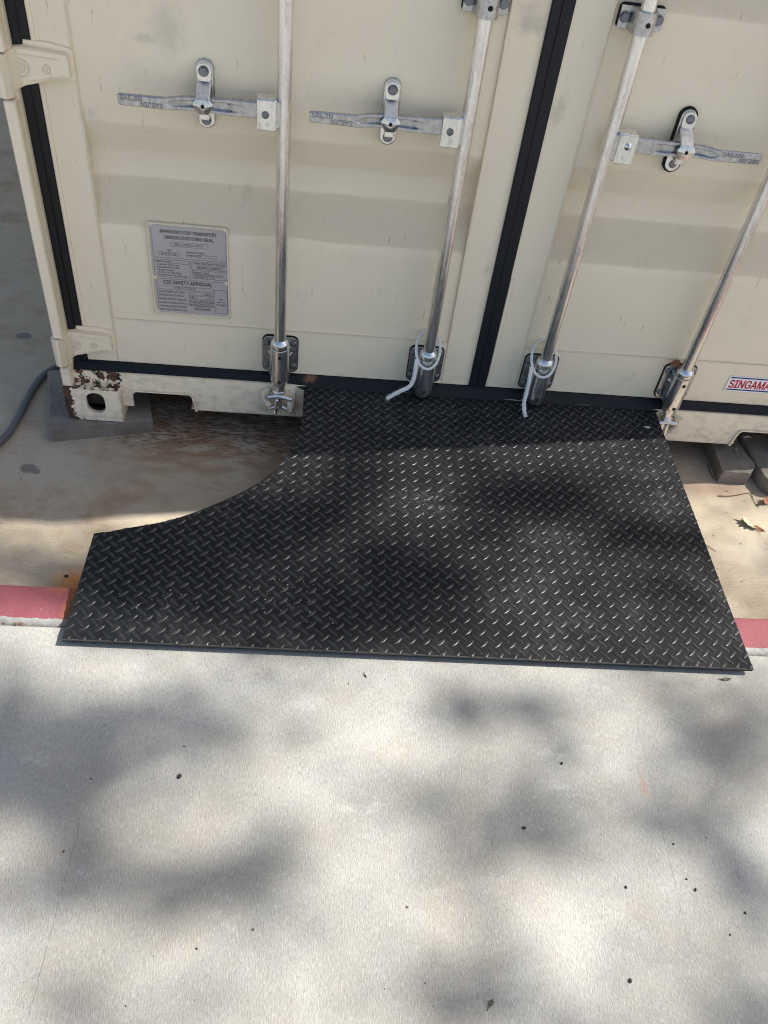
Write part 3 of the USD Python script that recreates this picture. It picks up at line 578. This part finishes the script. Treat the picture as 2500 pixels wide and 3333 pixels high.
# door handles: hub on the rod, cast lever, catch on the door
def handle(i):
    x = XR[i]; s = -1 if i < 2 else 1
    X = lambda u: x + s*u
    ys = .0; dz = (-.0015, 0, 0, 0)[i]
    def P(poly): return [(X(u), z+dz) for u, z in poly]
    def loft(st, bv=.0022):
        V, F = [], []
        for u, z, hz, yf, yb in st:
            V += [(X(u), y_, z_+dz) for y_, z_ in ((yf, z+hz-bv), (yf+bv, z+hz), (yb, z+hz), (yb, z-hz), (yf+bv, z-hz), (yf, z-hz+bv))]
        for k in range(len(st)-1):
            for q in range(6): j = (q+1) % 6; F += [(k*6+q, k*6+j, k*6+6+j), (k*6+q, k*6+6+j, k*6+6+q)]
        e = (len(st)-1)*6
        for q in range(1, 5): F += [(0, q, q+1), (e, e+q+1, e+q)]
        m = trimesh.Trimesh(np.array(V), np.array(F), process=False); trimesh.repair.fix_normals(m)
        if m.volume < 0: m.invert()
        return m
    web = [(.052, .9978, .0180, .0165, .029), (.104, .9978, .0180, .0165, .029), (.112, .9980, .0175, .0235, .029), (.150, .9985, .0165, .0235, .029), (.180, 1.0000, .0145, .0220, .028), (.205, 1.0003, .0140, .0200, .026), (.228, 1.0003, .0138, .0150, .022), (.240, 1.0003, .0136, .0080, .016), (.262, 1.0005, .0132, -.0030, .006), (.362, 1.0012, .0122, -.0030, .005), (.3665, 1.0012, .0095, -.0015, .004)]
    H = obj('door_handle', loft(web), 'cast_galvanised', CT, smooth=30, label=['upper left galvanised door handle', 'middle galvanised door handle, left of the centre gasket', 'right galvanised door handle with a black pad behind its catch'][i])
    for sg in (1, -1):
        c_ = [(u, z+sg*(hz-.0032)) for u, z, hz, _, _ in web]
        fl_ = [(.100, .9978+sg*.0120, .0058, .0160, .026), (.125, .9981+sg*.0138, .0040, .0150, .026), (.150, .9985+sg*.0130, .0036, .0145, .026), (.180, 1.0000+sg*.0112, .0036, .0130, .024), (.205, 1.0003+sg*.0108, .0036, .0115, .022), (.228, 1.0003+sg*.0108, .0034, .0075, .018), (.246, 1.0004+sg*.0100, .0034, .0000, .012), (.262, 1.0005+sg*.0060, .0070, -.0034, .005)]
        obj('handle_rib', loft(fl_, .0014), 'cast_galvanised', H, smooth=30)
    mid_ = [(.100, .9978, .0170, .0165, .026), (.112, .9980, .0110, .0180, .026), (.128, .9982, .0040, .0230, .026)]
    obj('handle_web', loft(mid_, .001), 'cast_galvanised', H, smooth=30)
    a, b = sorted((X(.266), X(.318))); c, d = sorted((X(.312), X(.362)))
    left, right = (c, d), (a, b)
    if s > 0: left, right = (a, b), (c, d)
    lt = [text_on('SAEJIN', left[0]+.001, left[1]-.001, 1.0015+dz, .0095, -.0028, .0011, True), text_on('SAEJIN', right[0]+.001, right[1]-.001, .9910+dz, .0095, -.0028, .0011, True, True)]
    obj('cast_lettering', cat(lt), 'letter_steel', H, smooth=False)
    # hub: a bent plate welded to the rod
    hub = [bev_y(rrect(X(.0165), X(.0605), .9565, 1.0235, .004), .0075, .0125, .0015), blob(*[(X(u), yy, 1.0205, .0055) for u in (.020, .056) for yy in (.014, .041)]), bev_y(rrect(X(.0165), X(.0605), .962, 1.022, .004), .0445, .0485, .0015), blob((X(.0155), .020, .962, .004), (X(.0155), .020, 1.016, .004), (X(.020), .012, .962, .003), (X(.020), .012, 1.016, .003))]
    obj('handle_hub', cat(hub), 'galvanised_steel', H, smooth=40)
    if i == 2: pb = lathe((0, 0), [(.0, .0075), (.006, .0045), (.0095, .0)], 20); pb.vertices = np.c_[X(.041)+pb.vertices[:, 0], .0078-pb.vertices[:, 2], .9985+pb.vertices[:, 1]]; pb.invert()
    else: pb = roundbolt(X(.041), .0078, .9935+dz, .0085, .003)
    obj('pivot_pin', pb, 'galvanised_steel' if i == 2 else 'bolt_steel', H, smooth=60)
    mk = [tube([(X(.036)+.0045*math.cos(t), .0076, .972+dz+.0045*math.sin(t)) for t in np.linspace(.4, 5.6, 16)], .0006, 5), tube([(X(.036)-.002, .0076, .970+dz), (X(.036)+.0005, .0076, .9725+dz), (X(.036)+.002, .0076, .975+dz)], .0006, 5)]
    obj('hub_stamp', cat(mk), 'cast_galvanised', H, smooth=60)
    # catch
    tilt = 0.0
    cx = X(.1805)
    if i == 2: obj('catch_pad', bev_y(rrect(cx-.0225, cx+.0225, .926, 1.0815, .0222, 8), .0600, .0690, .001), 'black_hole', H, smooth=30)
    else: obj('catch_pad', bev_y(rrect(cx-.0195, cx+.0205, .9285, 1.0795, .0198, 8), .0625, .0690, .001), 'cast_galvanised', H, smooth=30)
    pl = [bev_y(rrect(cx-.0185, cx+.0185, .930, 1.078, .0183, 8), .0555, .0625, .0022)]
    obj('catch_plate', cat(pl), 'galvanised_steel', H, smooth=35)
    arm = [bev_y(rrect(cx-.0165, cx+.0165, 1.032, 1.0765, .0162, 8), .0435, .0555, .002), blob((cx-.0130, .044, 1.036, .0032), (cx+.0130, .044, 1.036, .0032), (cx-.0125, .006, 1.010, .0032), (cx+.0125, .006, 1.010, .0032)),
           blob((cx-.0205, .004, 1.002, .0032), (cx+.0205, .004, 1.002, .0032), (cx-.013, .005, 1.012, .0032), (cx+.013, .005, 1.012, .0032), (cx, .0015, .9985, .0036)), blob((cx-.0205, .004, 1.002, .0032), (cx+.0205, .004, 1.002, .0032), (cx-.009, .0085, .9825, .0032), (cx+.009, .0085, .9825, .0032), (cx, .0065, .990, .004))]
    obj('catch_arm', cat(arm), 'galvanised_steel', H, smooth=40)
    obj('catch_lug', cat([box(cx-.011, cx+.011, .022, .058, .9625, .9715, .002), box(cx-.011, cx+.011, .020, .0245, .9625, .979, .0015)]), 'galvanised_steel', H, smooth=30)
    obj('arm_hole', cyl((cx, -.0024, 1.0008), (cx, -.0012, 1.0008), .0042, 12), 'black_hole', H, smooth=False)
    rot = lambda m: m
    obj('bolt', hexbolt(cx, .0437, 1.0605) if i != 2 else roundbolt(cx, .0437, 1.0605, .0105, .005), 'bolt_steel', H, smooth=35)
    obj('bolt', hexbolt(cx, .0557, .949) if i != 2 else roundbolt(cx, .0557, .949, .0095, .005), 'bolt_steel', H, smooth=35)
for i in range(3): handle(i)

# data plate: engraved sheet, painted-over rivets
YP = .0672
pp = Polygon([(.2815, .6705), (.4765, .6700), (.4795, .664), (.4795, .409), (.4765, .4045), (.2815, .4055), (.279, .410), (.279, .666)])
DP = obj('data_plate', bev_y(pp, YP, .0690, .0005), 'stamped_plate_metal', CT, smooth=25, label='stamped metal approval plate with six painted rivets')
ring = pp.buffer(.0028, join_style=1).difference(pp.buffer(-.0012, join_style=1))
obj('plate_border', [bead([(*(np.array(a)+(np.array(b)-a)*t)[:1], YP+.0004, (np.array(a)+(np.array(b)-a)*t)[1]) for t in np.linspace(0, 1, 8)], .0034, .0008, 21+k) for k, (a, b) in enumerate(zip(np.array(affinity.scale(pp, 1.012, 1.009).exterior.coords)[:-1], np.array(affinity.scale(pp, 1.012, 1.009).exterior.coords)[1:]))], 'cream_paint', DP, smooth=60)
for x, z in RIVETS: obj('rivet', cat([roundbolt(x, YP+.0012, z, .0062, .0042), roundbolt(x, YP-.0022, z, .0030, .0022)]), 'cream_paint', DP, smooth=60)
obj('lettering', cat([text_on(t, a, b, z, h, YP, .00025, bool(bold)) for t, a, z, b, h, bold in TEXTS]), 'plate_ink', DP, smooth=False)
lines = []
for x0, z0, x1, z1 in BOXES:
    z0, z1 = max(z0, z1), min(z0, z1); w = .00035
    lines += [box(x0, x1, YP-.0002, YP+.0003, z0-w, z0+w), box(x0, x1, YP-.0002, YP+.0003, z1-w, z1+w), box(x0-w, x0+w, YP-.00015, YP+.0003, z1, z0), box(x1-w, x1+w, YP-.00015, YP+.0003, z1, z0)]
obj('rule_lines', cat(lines), 'plate_rule', DP, smooth=False)

# maker's sticker
ST = obj('sticker', bev_y(sbox(1.976, .275, 2.150, .331), .0636, .0648, .0003), 'sticker_white', CT, smooth=False, label='white maker sticker with red lettering between two navy lines')
obj('sticker_lettering', cat([text_on('SINGAMAS', 1.983+d, 2.1325+d, .2885, .0285, .0636-k*.00004, .0002, True) for k, d in enumerate((0, .0009))]), 'sticker_red', ST, smooth=False)
for z in (.2795, .3235): obj('sticker_line', box(1.980, 2.146, .0633, .0637, z, z+.0045), 'sticker_navy', ST, smooth=False)

# the body behind the doors
L = 6.058
def corr(n, depth):
    p = []; 
    for k in range(n):
        b = k/n; p += [(b, 0), (b+.25/n, 0), (b+.5/n, depth), (b+.75/n, depth)]
    return p+[(1, 0)]
pr = corr(21, .036)
def wall(x, s):
    V, F = [], []
    for t, d in pr: y = .17+t*(L-.34); V += [(x+s*d, y, .17), (x+s*d, y, ZT-.1)]
    for k in range(len(pr)-1): i = 2*k; F += [(i, i+1, i+3), (i, i+3, i+2)]
    return trimesh.Trimesh(np.array(V), np.array(F), process=False)
obj('side_wall', cat([wall(.012, 1), box(0, .05, .16, L-.16, ZB+.01, .175), box(0, .05, .16, L-.16, ZT-.11, ZT-.04)]), 'cream_paint', CT, smooth=False)
obj('side_wall', cat([wall(W-.012, -1), box(W-.05, W, .16, L-.16, ZB+.01, .175), box(W-.05, W, .16, L-.16, ZT-.11, ZT-.04)]), 'cream_paint', CT, smooth=False)
obj('roof', box(.01, W-.01, .10, L-.02, ZT-.05, ZT-.012), 'cream_paint', CT, smooth=False)
obj('door_header', box(.028, W-.028, .02, .12, 2.822, ZT-.004, .003), 'cream_paint', CT, smooth=25)
obj('end_wall', box(.02, W-.02, L-.06, L-.02, ZB+.02, ZT-.02), 'cream_paint', CT, smooth=False)
obj('floor', box(.05, W-.05, .14, L-.06, .165, .195), 'support_board', CT, smooth=False)

# ================================================================ pavers under the corners
def slab(poly, z0, z1, seed, rough=.0012, b=.004):
    m = ext_z(Polygon(poly).buffer(-b).buffer(b), z0, z1); p = tm_to_m(m)
    inner = Polygon(poly).buffer(-b).buffer(b); ring = [(*c, z0) for c in inner.exterior.coords[:-1]] + [(*c, z1-b) for c in inner.exterior.coords[:-1]] + [(*c, z1) for c in inner.buffer(-b).exterior.coords[:-1]]
    if inner.convex_hull.area - inner.area < 2e-4: m = tm(m3.Manifold.hull_points(np.array(ring)))
    mm = tm_to_m(m).refine_to_length(.012); m = tm(mm); v = m.vertices
    n = np.stack([meshkit.fbm(v*110+9*k, 3, seed+k)-.5 for k in range(3)], 1); n[v[:, 2] < z0+.001] = 0
    m.vertices = v + n*rough*2; return m
pv = thing('paver', 'square grey concrete paver, slightly turned, under the rusty left corner of the container', 'paver')
obj('paver_slab', slab([(-.0455, -.052), (.243, .023), (.171, .303), (-.118, .228)], 0, .05, 4), 'paver_concrete', pv, smooth=35)
pv = thing('paver', 'broken grey paver with a tan leaf on it, under the right end of the sill', 'paver')
obj('paver_slab', slab([(2.030, -.055), (2.121, -.058), (2.1235, -.049), (2.131, -.046), (2.1345, -.033), (2.142, -.031), (2.150, -.014), (2.148, .004), (2.139, .022), (2.136, .05), (2.128, .09), (2.122, .24), (2.036, .24)], 0, .05, 14, .0030), 'paver_concrete', pv, smooth=35)
pv = thing('paver', 'grey paver at the right edge of the picture, its chipped front corner catching the sun', 'paver')
obj('paver_slab', slab([(2.176, -.098), (2.168, -.088), (2.170, -.075), (2.161, -.066), (2.160, -.03), (2.151, .03), (2.146, .27), (2.47, .27), (2.47, -.104), (2.19, -.106)], 0, .052, 24, .0034), 'paver_concrete', pv, smooth=35)

# ================================================================ the rubber mat, lying level from the sill to the kerb
MT, TH = .2035, .009
curve = spline([(.697, -.10), (.692, -.160), (.664, -.268), (.613, -.359), (.53, -.439), (.466, -.486), (.371, -.538), (.286, -.566), (.250, -.5795)], 40)
out = [(.213, -.8955), (1.776, -.9035), (1.7745, -.3), (1.776, .0325), (.697, .0325)] + [tuple(p) for p in curve] + [(.2165, -.587)]
MP = Polygon(out)
mat = thing('floor_mat', 'black rubber diamond tread mat from the door sill to the kerb, one corner cut away', 'mat')
obj('mat_sheet', ext_z(MP, MT-TH, MT), 'mat_rubber', mat, smooth=25)
P_ = .0330
def lozenge_rings():
    Lh, Wh = .0142, .0045
    t = np.linspace(-1, 1, 7); up = [(a*Lh, Wh*(1-.74*abs(a)**2.0)) for a in t]; dn = [(a*Lh, -Wh*(1-.74*abs(a)**2.0)) for a in t[::-1]]
    return np.array(up+dn)
LZ = lozenge_rings()
def loz(c, ang):
    p = Polygon(LZ); rings = []
    for inset, h in ((-.0004, -.0002), (.0006, .0009), (.0013, .0014), (.0022, .0016)):
        k = np.array([1-inset/.0142, 1-inset/.0045]); rings.append((LZ*np.maximum(k, .25), h))
    ca, sa = math.cos(ang), math.sin(ang); R = np.array([[ca, -sa], [sa, ca]]); V = []; n = len(LZ)
    for r, h in rings: q = r@R.T + c; V += [(a, b, MT+h) for a, b in q]
    return V, n
F0 = []
n = len(LZ)
for k in range(3):
    for i in range(n): j = (i+1) % n; F0 += [(k*n+i, k*n+n+j, k*n+j), (k*n+i, k*n+n+i, k*n+n+j)]
F0 += [(3*n, 3*n+i+1, 3*n+i) for i in range(1, n-1)]
F0 = np.array(F0)
TV, TF = [], []; inside = MP.buffer(-.011); edge = MP
ox, oy = 1.111, -.799
whole, cutl = [], []
for i in range(-30, 24):
    for j in range(-5, 27):
        for k, ang in ((0, math.radians(45)), (.5, math.radians(-45))):
            c = np.array((ox+(i+k)*P_, oy+(j+k)*P_)); pt = Point(c)
            if inside.contains(pt): whole.append((c, ang))
            elif edge.buffer(.006).contains(pt): cutl.append((c, ang))
for c, ang in whole:
    v, n = loz(c, ang); TF.append(F0+len(TV)); TV += v
tread = trimesh.Trimesh(np.array(TV), np.vstack(TF), process=False)
if tread.volume < 0: tread.invert()
cm = []
prism = tm_to_m(ext_z(MP.simplify(.0004), MT-.02, MT+.02))
allc = []
for c, ang in cutl:
    v, n = loz(c, ang); pts = np.array(v); pts[:14, 2] = MT-.003
    allc.append(m3.Manifold.hull_points(pts) ^ prism)
cm = [tm(a) for a in allc if not a.is_empty()]
obj('tread_lozenges', cat([tread]+cm), 'mat_tread', mat, smooth=40, kind='stuff', label='raised lozenges moulded on the mat')
fe = [(.2125, -.8958), (1.7765, -.9040)]
d_ = np.array(fe[1])-fe[0]; ln = np.linalg.norm(d_); xs = np.linspace(0, 1, 120)
V, F = [], []
for t in xs:
    q = np.array(fe[0])+t*d_; j = meshkit.fbm(np.array((t*55, 0., 0.)), 3, 8)-.5
    V += [(q[0], q[1]+.001, MT+.0002), (q[0], q[1]-.0009, MT-.0004+j*.0008), (q[0], q[1]-.0010, MT-.0042+j*.0022), (q[0], q[1]+.001, MT-.005)]
for a in range(len(xs)-1):
    for b in range(3): i = a*4+b; F += [(i, i+1, i+5), (i, i+5, i+4)]
em = trimesh.Trimesh(np.array(V), np.array(F), process=False)
if em.face_normals[2][1] > 0: em.invert()
obj('worn_edge', em, 'mat_edge_dusty', mat, smooth=30)
obj('support_board', ext_z(Polygon([(.74, .028), (1.75, .028), (1.75, -.70), (.60, -.70), (.72, -.40)]), MT-TH-.014, MT-TH-.0005), 'support_board', mat, smooth=False)

# ================================================================ cable, ropes
cb = spline([(-2.6, -.50, .012), (-1.6, -.58, .012), (-.9, -.52, .012), (-.48, -.36, .012), (-.30, -.215, .012), (-.215, -.125, .012), (-.178, -.055, .012), (-.166, .01, .012), (-.162, .09, .012), (-.157, .165, .012), (-.146, .225, .014), (-.124, .272, .016), (-.09, .305, .014), (-.03, .335, .012), (.06, .37, .012), (.3, .46, .012)], 260)
ct = thing('cable', 'thick grey cable curving over the concrete beside the left paver', 'cable')
obj('cable_jacket', tube(cb, .0112, 16), 'cable_jacket', ct, smooth=60)
def rope(pts, r, pitch, seed, frays=0):
    P = spline(pts, 200); T = np.gradient(P, axis=0); d = np.r_[0, np.cumsum(np.linalg.norm(np.diff(P, axis=0), axis=1))]; T /= np.linalg.norm(T, axis=1, keepdims=True)
    a = np.array([.3, .5, .8]); N = []
    for t in T: a = a - t*(a@t); a /= np.linalg.norm(a); N.append(a)
    N = np.array(N); B = np.cross(T, N); out = []
    for k in range(3):
        ph = d/pitch*2*np.pi + k*2.094; out.append(tube(P + (r*.52)*(np.cos(ph)[:, None]*N + np.sin(ph)[:, None]*B), r*.54, 8))
    g_ = np.random.default_rng(seed)
    for k in range(frays):
        i = int(g_.integers(60, 199)); v = g_.normal(size=3); v /= np.linalg.norm(v); L_ = g_.uniform(.003, .008); p = P[i]+v*r*.6
        out.append(tube([p, p+v*L_*.5+g_.normal(size=3)*.001, p+v*L_], .00035, 4))
    return out
def ring(cx, a, b, z, dz, n=13, ph=0):
    return [(cx+a*math.cos(t), .030+b*math.sin(t), z+dz*math.sin(t)) for t in np.linspace(ph, ph+2*math.pi, n)]
x2, x3 = XR[1], XR[2]
rp = thing('rope', 'frayed white rope round the second rod from the left, its tail curling left', 'rope')
obj('rope_loop', cat(rope(ring(x2-.003, .0345, .036, .372, .043, ph=-2.5), .0040, .016, 1)), 'rope_fibre', rp, smooth=60)
obj('rope_tail', cat(rope([(x2-.034, .008, .350), (x2-.036, -.004, .332), (x2-.037, -.008, .296), (x2-.046, -.012, .268), (x2-.070, -.016, .252), (x2-.092, -.020, .238), (x2-.108, -.022, .226)], .0058, .020, 2, 160)), 'rope_fibre', rp, smooth=60)
rp = thing('rope', 'white rope round the third rod from the left, its tail hanging straight down', 'rope')
obj('rope_loop', cat(rope(ring(x3-.006, .0365, .037, .370, .041, ph=-2.5), .0040, .016, 3)), 'rope_fibre', rp, smooth=60)
obj('rope_tail', cat(rope([(x3-.042, .008, .352), (x3-.043, -.004, .332), (x3-.0415, -.006, .298), (x3-.0405, -.008, .262), (x3-.040, -.012, .232), (x3-.036, -.024, .2125), (x3-.034, -.040, .2085)], .0056, .020, 4, 160)), 'rope_fibre', rp, smooth=60)

# ================================================================ leaves, twigs, husks, crumbs
def leaf(name, label, outline, mat_, loc, rotz, curl=.3, tilt=(0, 0), scale=1.0, group=None):
    p = Polygon(outline); pts = []
    g_ = np.random.default_rng(len(outline)+int(loc[0]*1000))
    mn, mx = np.array(outline).min(0), np.array(outline).max(0)
    m = trimesh.creation.extrude_polygon(p, .0004, engine='earcut'); mm = tm_to_m(m).refine_to_length(.004); m = tm(mm); v = m.vertices*1.0
    u = v[:, 0]; w = v[:, 1]; span = (mx-mn).max()
    v[:, 2] += curl*(u**2)/span*1.6 + curl*.8*(w**2)/span + .0010*np.sin(w*420) + .0008*np.sin(u*500+1)
    v *= scale; v[:, 2] -= v[:, 2].min()
    R = trimesh.transformations.euler_matrix(tilt[0], tilt[1], math.radians(rotz)); m.vertices = trimesh.transform_points(v, R)
    m.vertices[:, 2] -= m.vertices[:, 2].min()
    t = thing(name, label, 'leaf', group, loc); obj('leaf_blade', m, mat_, t, smooth=50)
    stem = spline([(mn[0]*.9*scale, 0, .002), (mn[0]*1.25*scale, .001, .003), (mn[0]*1.6*scale, .004*scale, .001)], 8); obj('leaf_stalk', [trimesh.Trimesh(trimesh.transform_points(s_.vertices, trimesh.transformations.euler_matrix(0, 0, math.radians(rotz))), s_.faces) for s_ in [tube(stem, .0006, 5)]], 'twig_bark', t, smooth=60)
oak = [(-.030, 0), (-.022, .007), (-.014, .006), (-.010, .017), (-.002, .010), (.004, .020), (.009, .011), (.018, .014), (.016, .006), (.032, .002), (.017, -.005), (.019, -.015), (.008, -.010), (.003, -.019), (-.003, -.010), (-.011, -.014), (-.014, -.006), (-.023, -.006)]
simple = [(-.024, 0), (-.015, .007), (-.002, .010), (.012, .007), (.025, .0005), (.012, -.007), (-.002, -.009), (-.015, -.006)]
leaf('fallen_leaf', 'pale green lobed leaf lying on the sunlit concrete right of the mat', oak, 'leaf_pale', (2.068, -.237, .001), 128, .34, (.42, -.18), 1.08)
leaf('fallen_leaf', 'small russet leaf touching the pale green leaf', simple, 'leaf_rust', (2.100, -.255, .001), -38, .5, (.5, .1), .75)
leaf('fallen_leaf', 'curled russet leaf in front of the right hand paver at the picture edge', oak, 'leaf_rust', (2.160, -.135, .001), 30, .6, (.5, .2), .85)
leaf('fallen_leaf', 'dry tan leaf lying on the broken paver', simple, 'leaf_tan', (2.104, .047, .052), 70, .4, (.2, .1), .6)
leaf('fallen_leaf', 'brown leaf caught behind the foot of the rod beside the sticker', oak, 'leaf_rust', (1.784, .050, .361), 10, .4, (1.0, .1), .75)
leaf('fallen_leaf', 'small dark leaf on the pavement against the front right of the mat', simple, 'leaf_dark', (1.7125, -.921, ZF), 8, .35, (.1, .1), .50)
leaf('fallen_leaf', 'dark shrivelled leaf near the bottom of the picture, right of centre', oak, 'leaf_dark', (1.083, -1.592, ZF), 60, .8, (.4, .2), .28)
leaf('fallen_leaf', 'dark scrap of leaf on the pavement in front of the middle of the mat', simple, 'leaf_dark', (.873, -.948, ZF), -60, .8, (.5, .2), .24)
def twig(label, pts, r=.0011):
    t = thing('twig', label, 'twig', None); P = spline(pts, 24); k = np.linspace(1.2, .6, 24); obj('twig_stem', tube(P, r*k, 6), 'twig_bark', t, smooth=60)
twig('long thin twig on the sunlit concrete below the broken paver', [(2.012, -.118, .002), (2.07, -.113, .004), (2.10, -.103, .003), (2.136, -.095, .003)])
twig('thin dark twig running down from the gap between the two pavers', [(2.129, -.099, .004), (2.126, -.128, .002), (2.132, -.163, .002)], .0010)
twig('thin twig sticking out from under the right edge of the mat', [(1.885, -.315, .002), (1.912, -.335, .003), (1.934, -.358, .002)])
twig('dark twig lying along the left side of the broken paver', [(2.026, .03, .003), (2.019, -.004, .002), (2.026, -.046, .002)], .0013)
k_ = 0
for (x, y), s in zip([(.504, -1.195), (1.284, -1.144), (1.184, -1.284), (1.482, -1.31), (1.49, -1.378), (1.502, -1.398), (1.366, -1.395), (1.588, -1.439), (1.337, -1.556), (1.546, -1.478), (.946, -1.436), (.504, -1.130), (.337, -1.205), (.317, -1.346), (.671, -1.477), (.577, -1.509)],
                       [1.6, 1.0, 1.25, .75, .75, 1.0, .9, .85, 1.25, .65, .8, .6, .65, .8, .75, .65]):
    L1 = {0: 'largest dark husk, alone on the left of the pavement', 2: 'dark husk on the pavement below the middle of the mat, in a tree shadow', 8: 'oval dark husk near the bottom right of the pavement'}
    tn = k_ in (10, 13, 14)
    t = thing('seed_husk', L1.get(k_, 'small tan seed husk scattered on the pale pavement' if tn else 'small dark seed husk scattered on the pale pavement'), 'seed husk', None if k_ in L1 else ('tan husks on the pavement' if tn else 'dark husks on the pavement'), (x, y, ZF), RNG.uniform(0, 360))
    b = trimesh.creation.icosphere(subdivisions=2, radius=.0028*s); b.vertices *= (1.15, .85, .62); b.vertices += (meshkit.noise(b.vertices*900+k_)[:, None]-.5)*.0012*s; b.apply_translation((0, 0, .0014*s))
    obj('husk', b, 'seed_tan' if tn else 'seed_husk', t, smooth=40); k_ += 1
def crumbs(name, n, gen, rmin, rmax, mat_, label, category):
    M = []
    for i in range(n):
        x, y, z = gen(i); r = rmin*(rmax/rmin)**RNG.random()**1.5
        b = trimesh.creation.icosahedron(); b.vertices *= r*RNG.uniform(.5, 1.4, (12, 1)); b.vertices[:, 2] *= .6; b.apply_translation((x, y, z+r*.3)); M.append(b)
    obj(name, cat(M), mat_, smooth=False, kind='stuff', label=label, category=category)
crumbs('pavement_crumbs', 40, lambda i: (RNG.uniform(-.1, 2.2), RNG.uniform(-1.75, -.87), ZF), .0006, .0021, 'dirt_crumb', 'fine dark specks of dirt over the pavement', 'dirt')
crumbs('apron_crumbs', 260, lambda i: (RNG.uniform(1.85, 2.25) if i % 2 else RNG.uniform(-.5, .8), RNG.uniform(-.6, .15), 0), .0007, .0022, 'dirt_crumb', 'dark specks of dirt over the tan concrete', 'dirt')
sp_ = [(1.017, -.395), (1.033, -.411), (1.074, -.431), (1.104, -.463), (1.1, -.522), (.741, -.482), (.669, -.704), (.688, -.708), (.716, -.77), (.706, -.784), (.74, -.791), (.668, -.746), (.755, -.659), (.902, -.766), (.882, -.634), (1.014, -.418), (.737, -.769), (.693, -.811), (.614, -.817), (1.226, -.436), (1.254, -.017), (.486, -.783), (.403, -.784), (1.104, -.462), (1.0165, -.397), (1.019, -.399)]
def mg(i):
    if i < len(sp_): return (*sp_[i], MT+.0004)
    a = [(.70, -.775, .045), (.40, -.77, .05), (1.03, -.42, .05), (.66, -.72, .04), (1.2, -.5, .3)][i % 5]; return (a[0]+RNG.normal()*a[2], a[1]+RNG.normal()*a[2]*.5, MT+.0002)
crumbs('mat_crumbs', 150, mg, .0005, .0017, 'crumb_white', 'white crumbs scattered on the black mat', 'crumbs')
fb = thing('paint_flake', 'pale flake lying on the shaded mat near the right rod foot', 'flake', None, (1.730, -.052, MT+.001), -25); obj('flake', blob((-.010, 0, .001, .0012), (.008, .002, .002, .0012), (.0, -.003, .001, .001)), 'crumb_white', fb)

# ================================================================ the tree whose crown dapples the pavement (right of the picture)
def depth(x, y):
    """Wanted optical depth of foliage over the ground point (x, y): the clumps and gaps of the crown."""
    d = np.full(x.shape, .20)
    for cx, cy, sx, sy, a in [(*q[:4], q[4]*(1.35 if k > 41 else 1)) for k, q in enumerate(SHADE)] + [(2.22, -.28, .22, .24, .75), (.02, -.77, .10, .05, .45), (.15, -.47, .3, .10, .35), (.40, -.63, .25, .12, .4), (.62, -.74, .2, .08, .3), (2.02, -.74, .10, .07, .4)]: d += a*1.0*np.exp(-.5*(((x-cx)/(sx*.95))**2 + ((y-cy)/(sy*.95))**2))
    inside_ = np.clip(np.minimum(np.minimum((x+.25)/.35, (2.35-x)/.35), np.minimum((y+1.85)/.3, (.1-y)/.3)), 0, 1)
    n_ = meshkit.fbm(np.stack([x*2.3, y*2.9, np.zeros_like(x)], -1), 4, 5); far = np.clip((n_-.40)*7, 0, 2.0)
    d = d + .42*(d-.20)**2
    return d*inside_ + far*(1-inside_)
def make_tree():
    T = thing('tree', 'broad leafy tree outside the picture that throws dappled shade on the pavement', 'tree')
    DK = 1.02
    gx, gy, R0 = 1.05, -1.15, 3.6
    g_ = np.random.default_rng(31); N = 274000
    a, r = g_.uniform(0, 2*np.pi, N), R0*np.sqrt(g_.random(N)); x, y = gx+r*np.cos(a), gy+r*np.sin(a)
    keep = g_.random(N) < depth(x, y)/5.0*DK; x, y, r = x[keep], y[keep], r[keep]
    half = 3.0*np.sqrt(np.clip(1-(r/R0)**2, .02, 1)); t = 12.6 + g_.uniform(-1, 1, len(x))*half
    C_ = np.stack([x, y, np.full_like(x, .19)], -1) + t[:, None]*TO_SUN
    n = len(C_); q = g_.normal(size=(n, 3)); q /= np.linalg.norm(q, axis=1, keepdims=True); w = np.cross(q, g_.normal(size=(n, 3))); w /= np.linalg.norm(w, axis=1, keepdims=True); nn = np.cross(q, w)
    L_ = g_.uniform(.028, .042, (n, 1)); Wd = L_*.48
    V = np.stack([C_-q*L_, C_+w*Wd+nn*L_*.15, C_+q*L_, C_-w*Wd+nn*L_*.15], 1).reshape(-1, 3); b = np.arange(n)[:, None]*4
    F = np.concatenate([b+np.array([[0, 1, 2]]), b+np.array([[0, 2, 3]])])
    obj('crown', (V, F), 'tree_leaf', T, smooth=False)
    cen = np.array((gx, gy, .19)) + 12.6*TO_SUN; base = np.array((cen[0]+2.2, cen[1]-.6, ZF-.05)); fork = np.array((cen[0]+1.2, cen[1]-.3, 5.6))
    tr = spline([base, base*.5+fork*.5+(.15, .1, 0), fork], 20); M = [tube(tr, np.linspace(.24, .15, 20)*(1+.5*np.exp(-np.linspace(0, 8, 20))), 14)]
    obj('trunk', cat(M), 'tree_bark', T, smooth=60)
    idx = g_.choice(np.nonzero((x > 2.6) | (y < -2.3) | (y > 1.0))[0], 16, replace=False); B = []
    for i in idx:
        e = C_[i]; mid = fork*.45 + e*.55 + (0, 0, .5) + np.array((.9, 0, 0)) + g_.normal(size=3)*.2; B.append(tube(spline([fork, mid, e], 14), np.linspace(.05, .006, 14), 6))
    obj('limbs', cat(B), 'tree_bark', T, smooth=60)
make_tree()
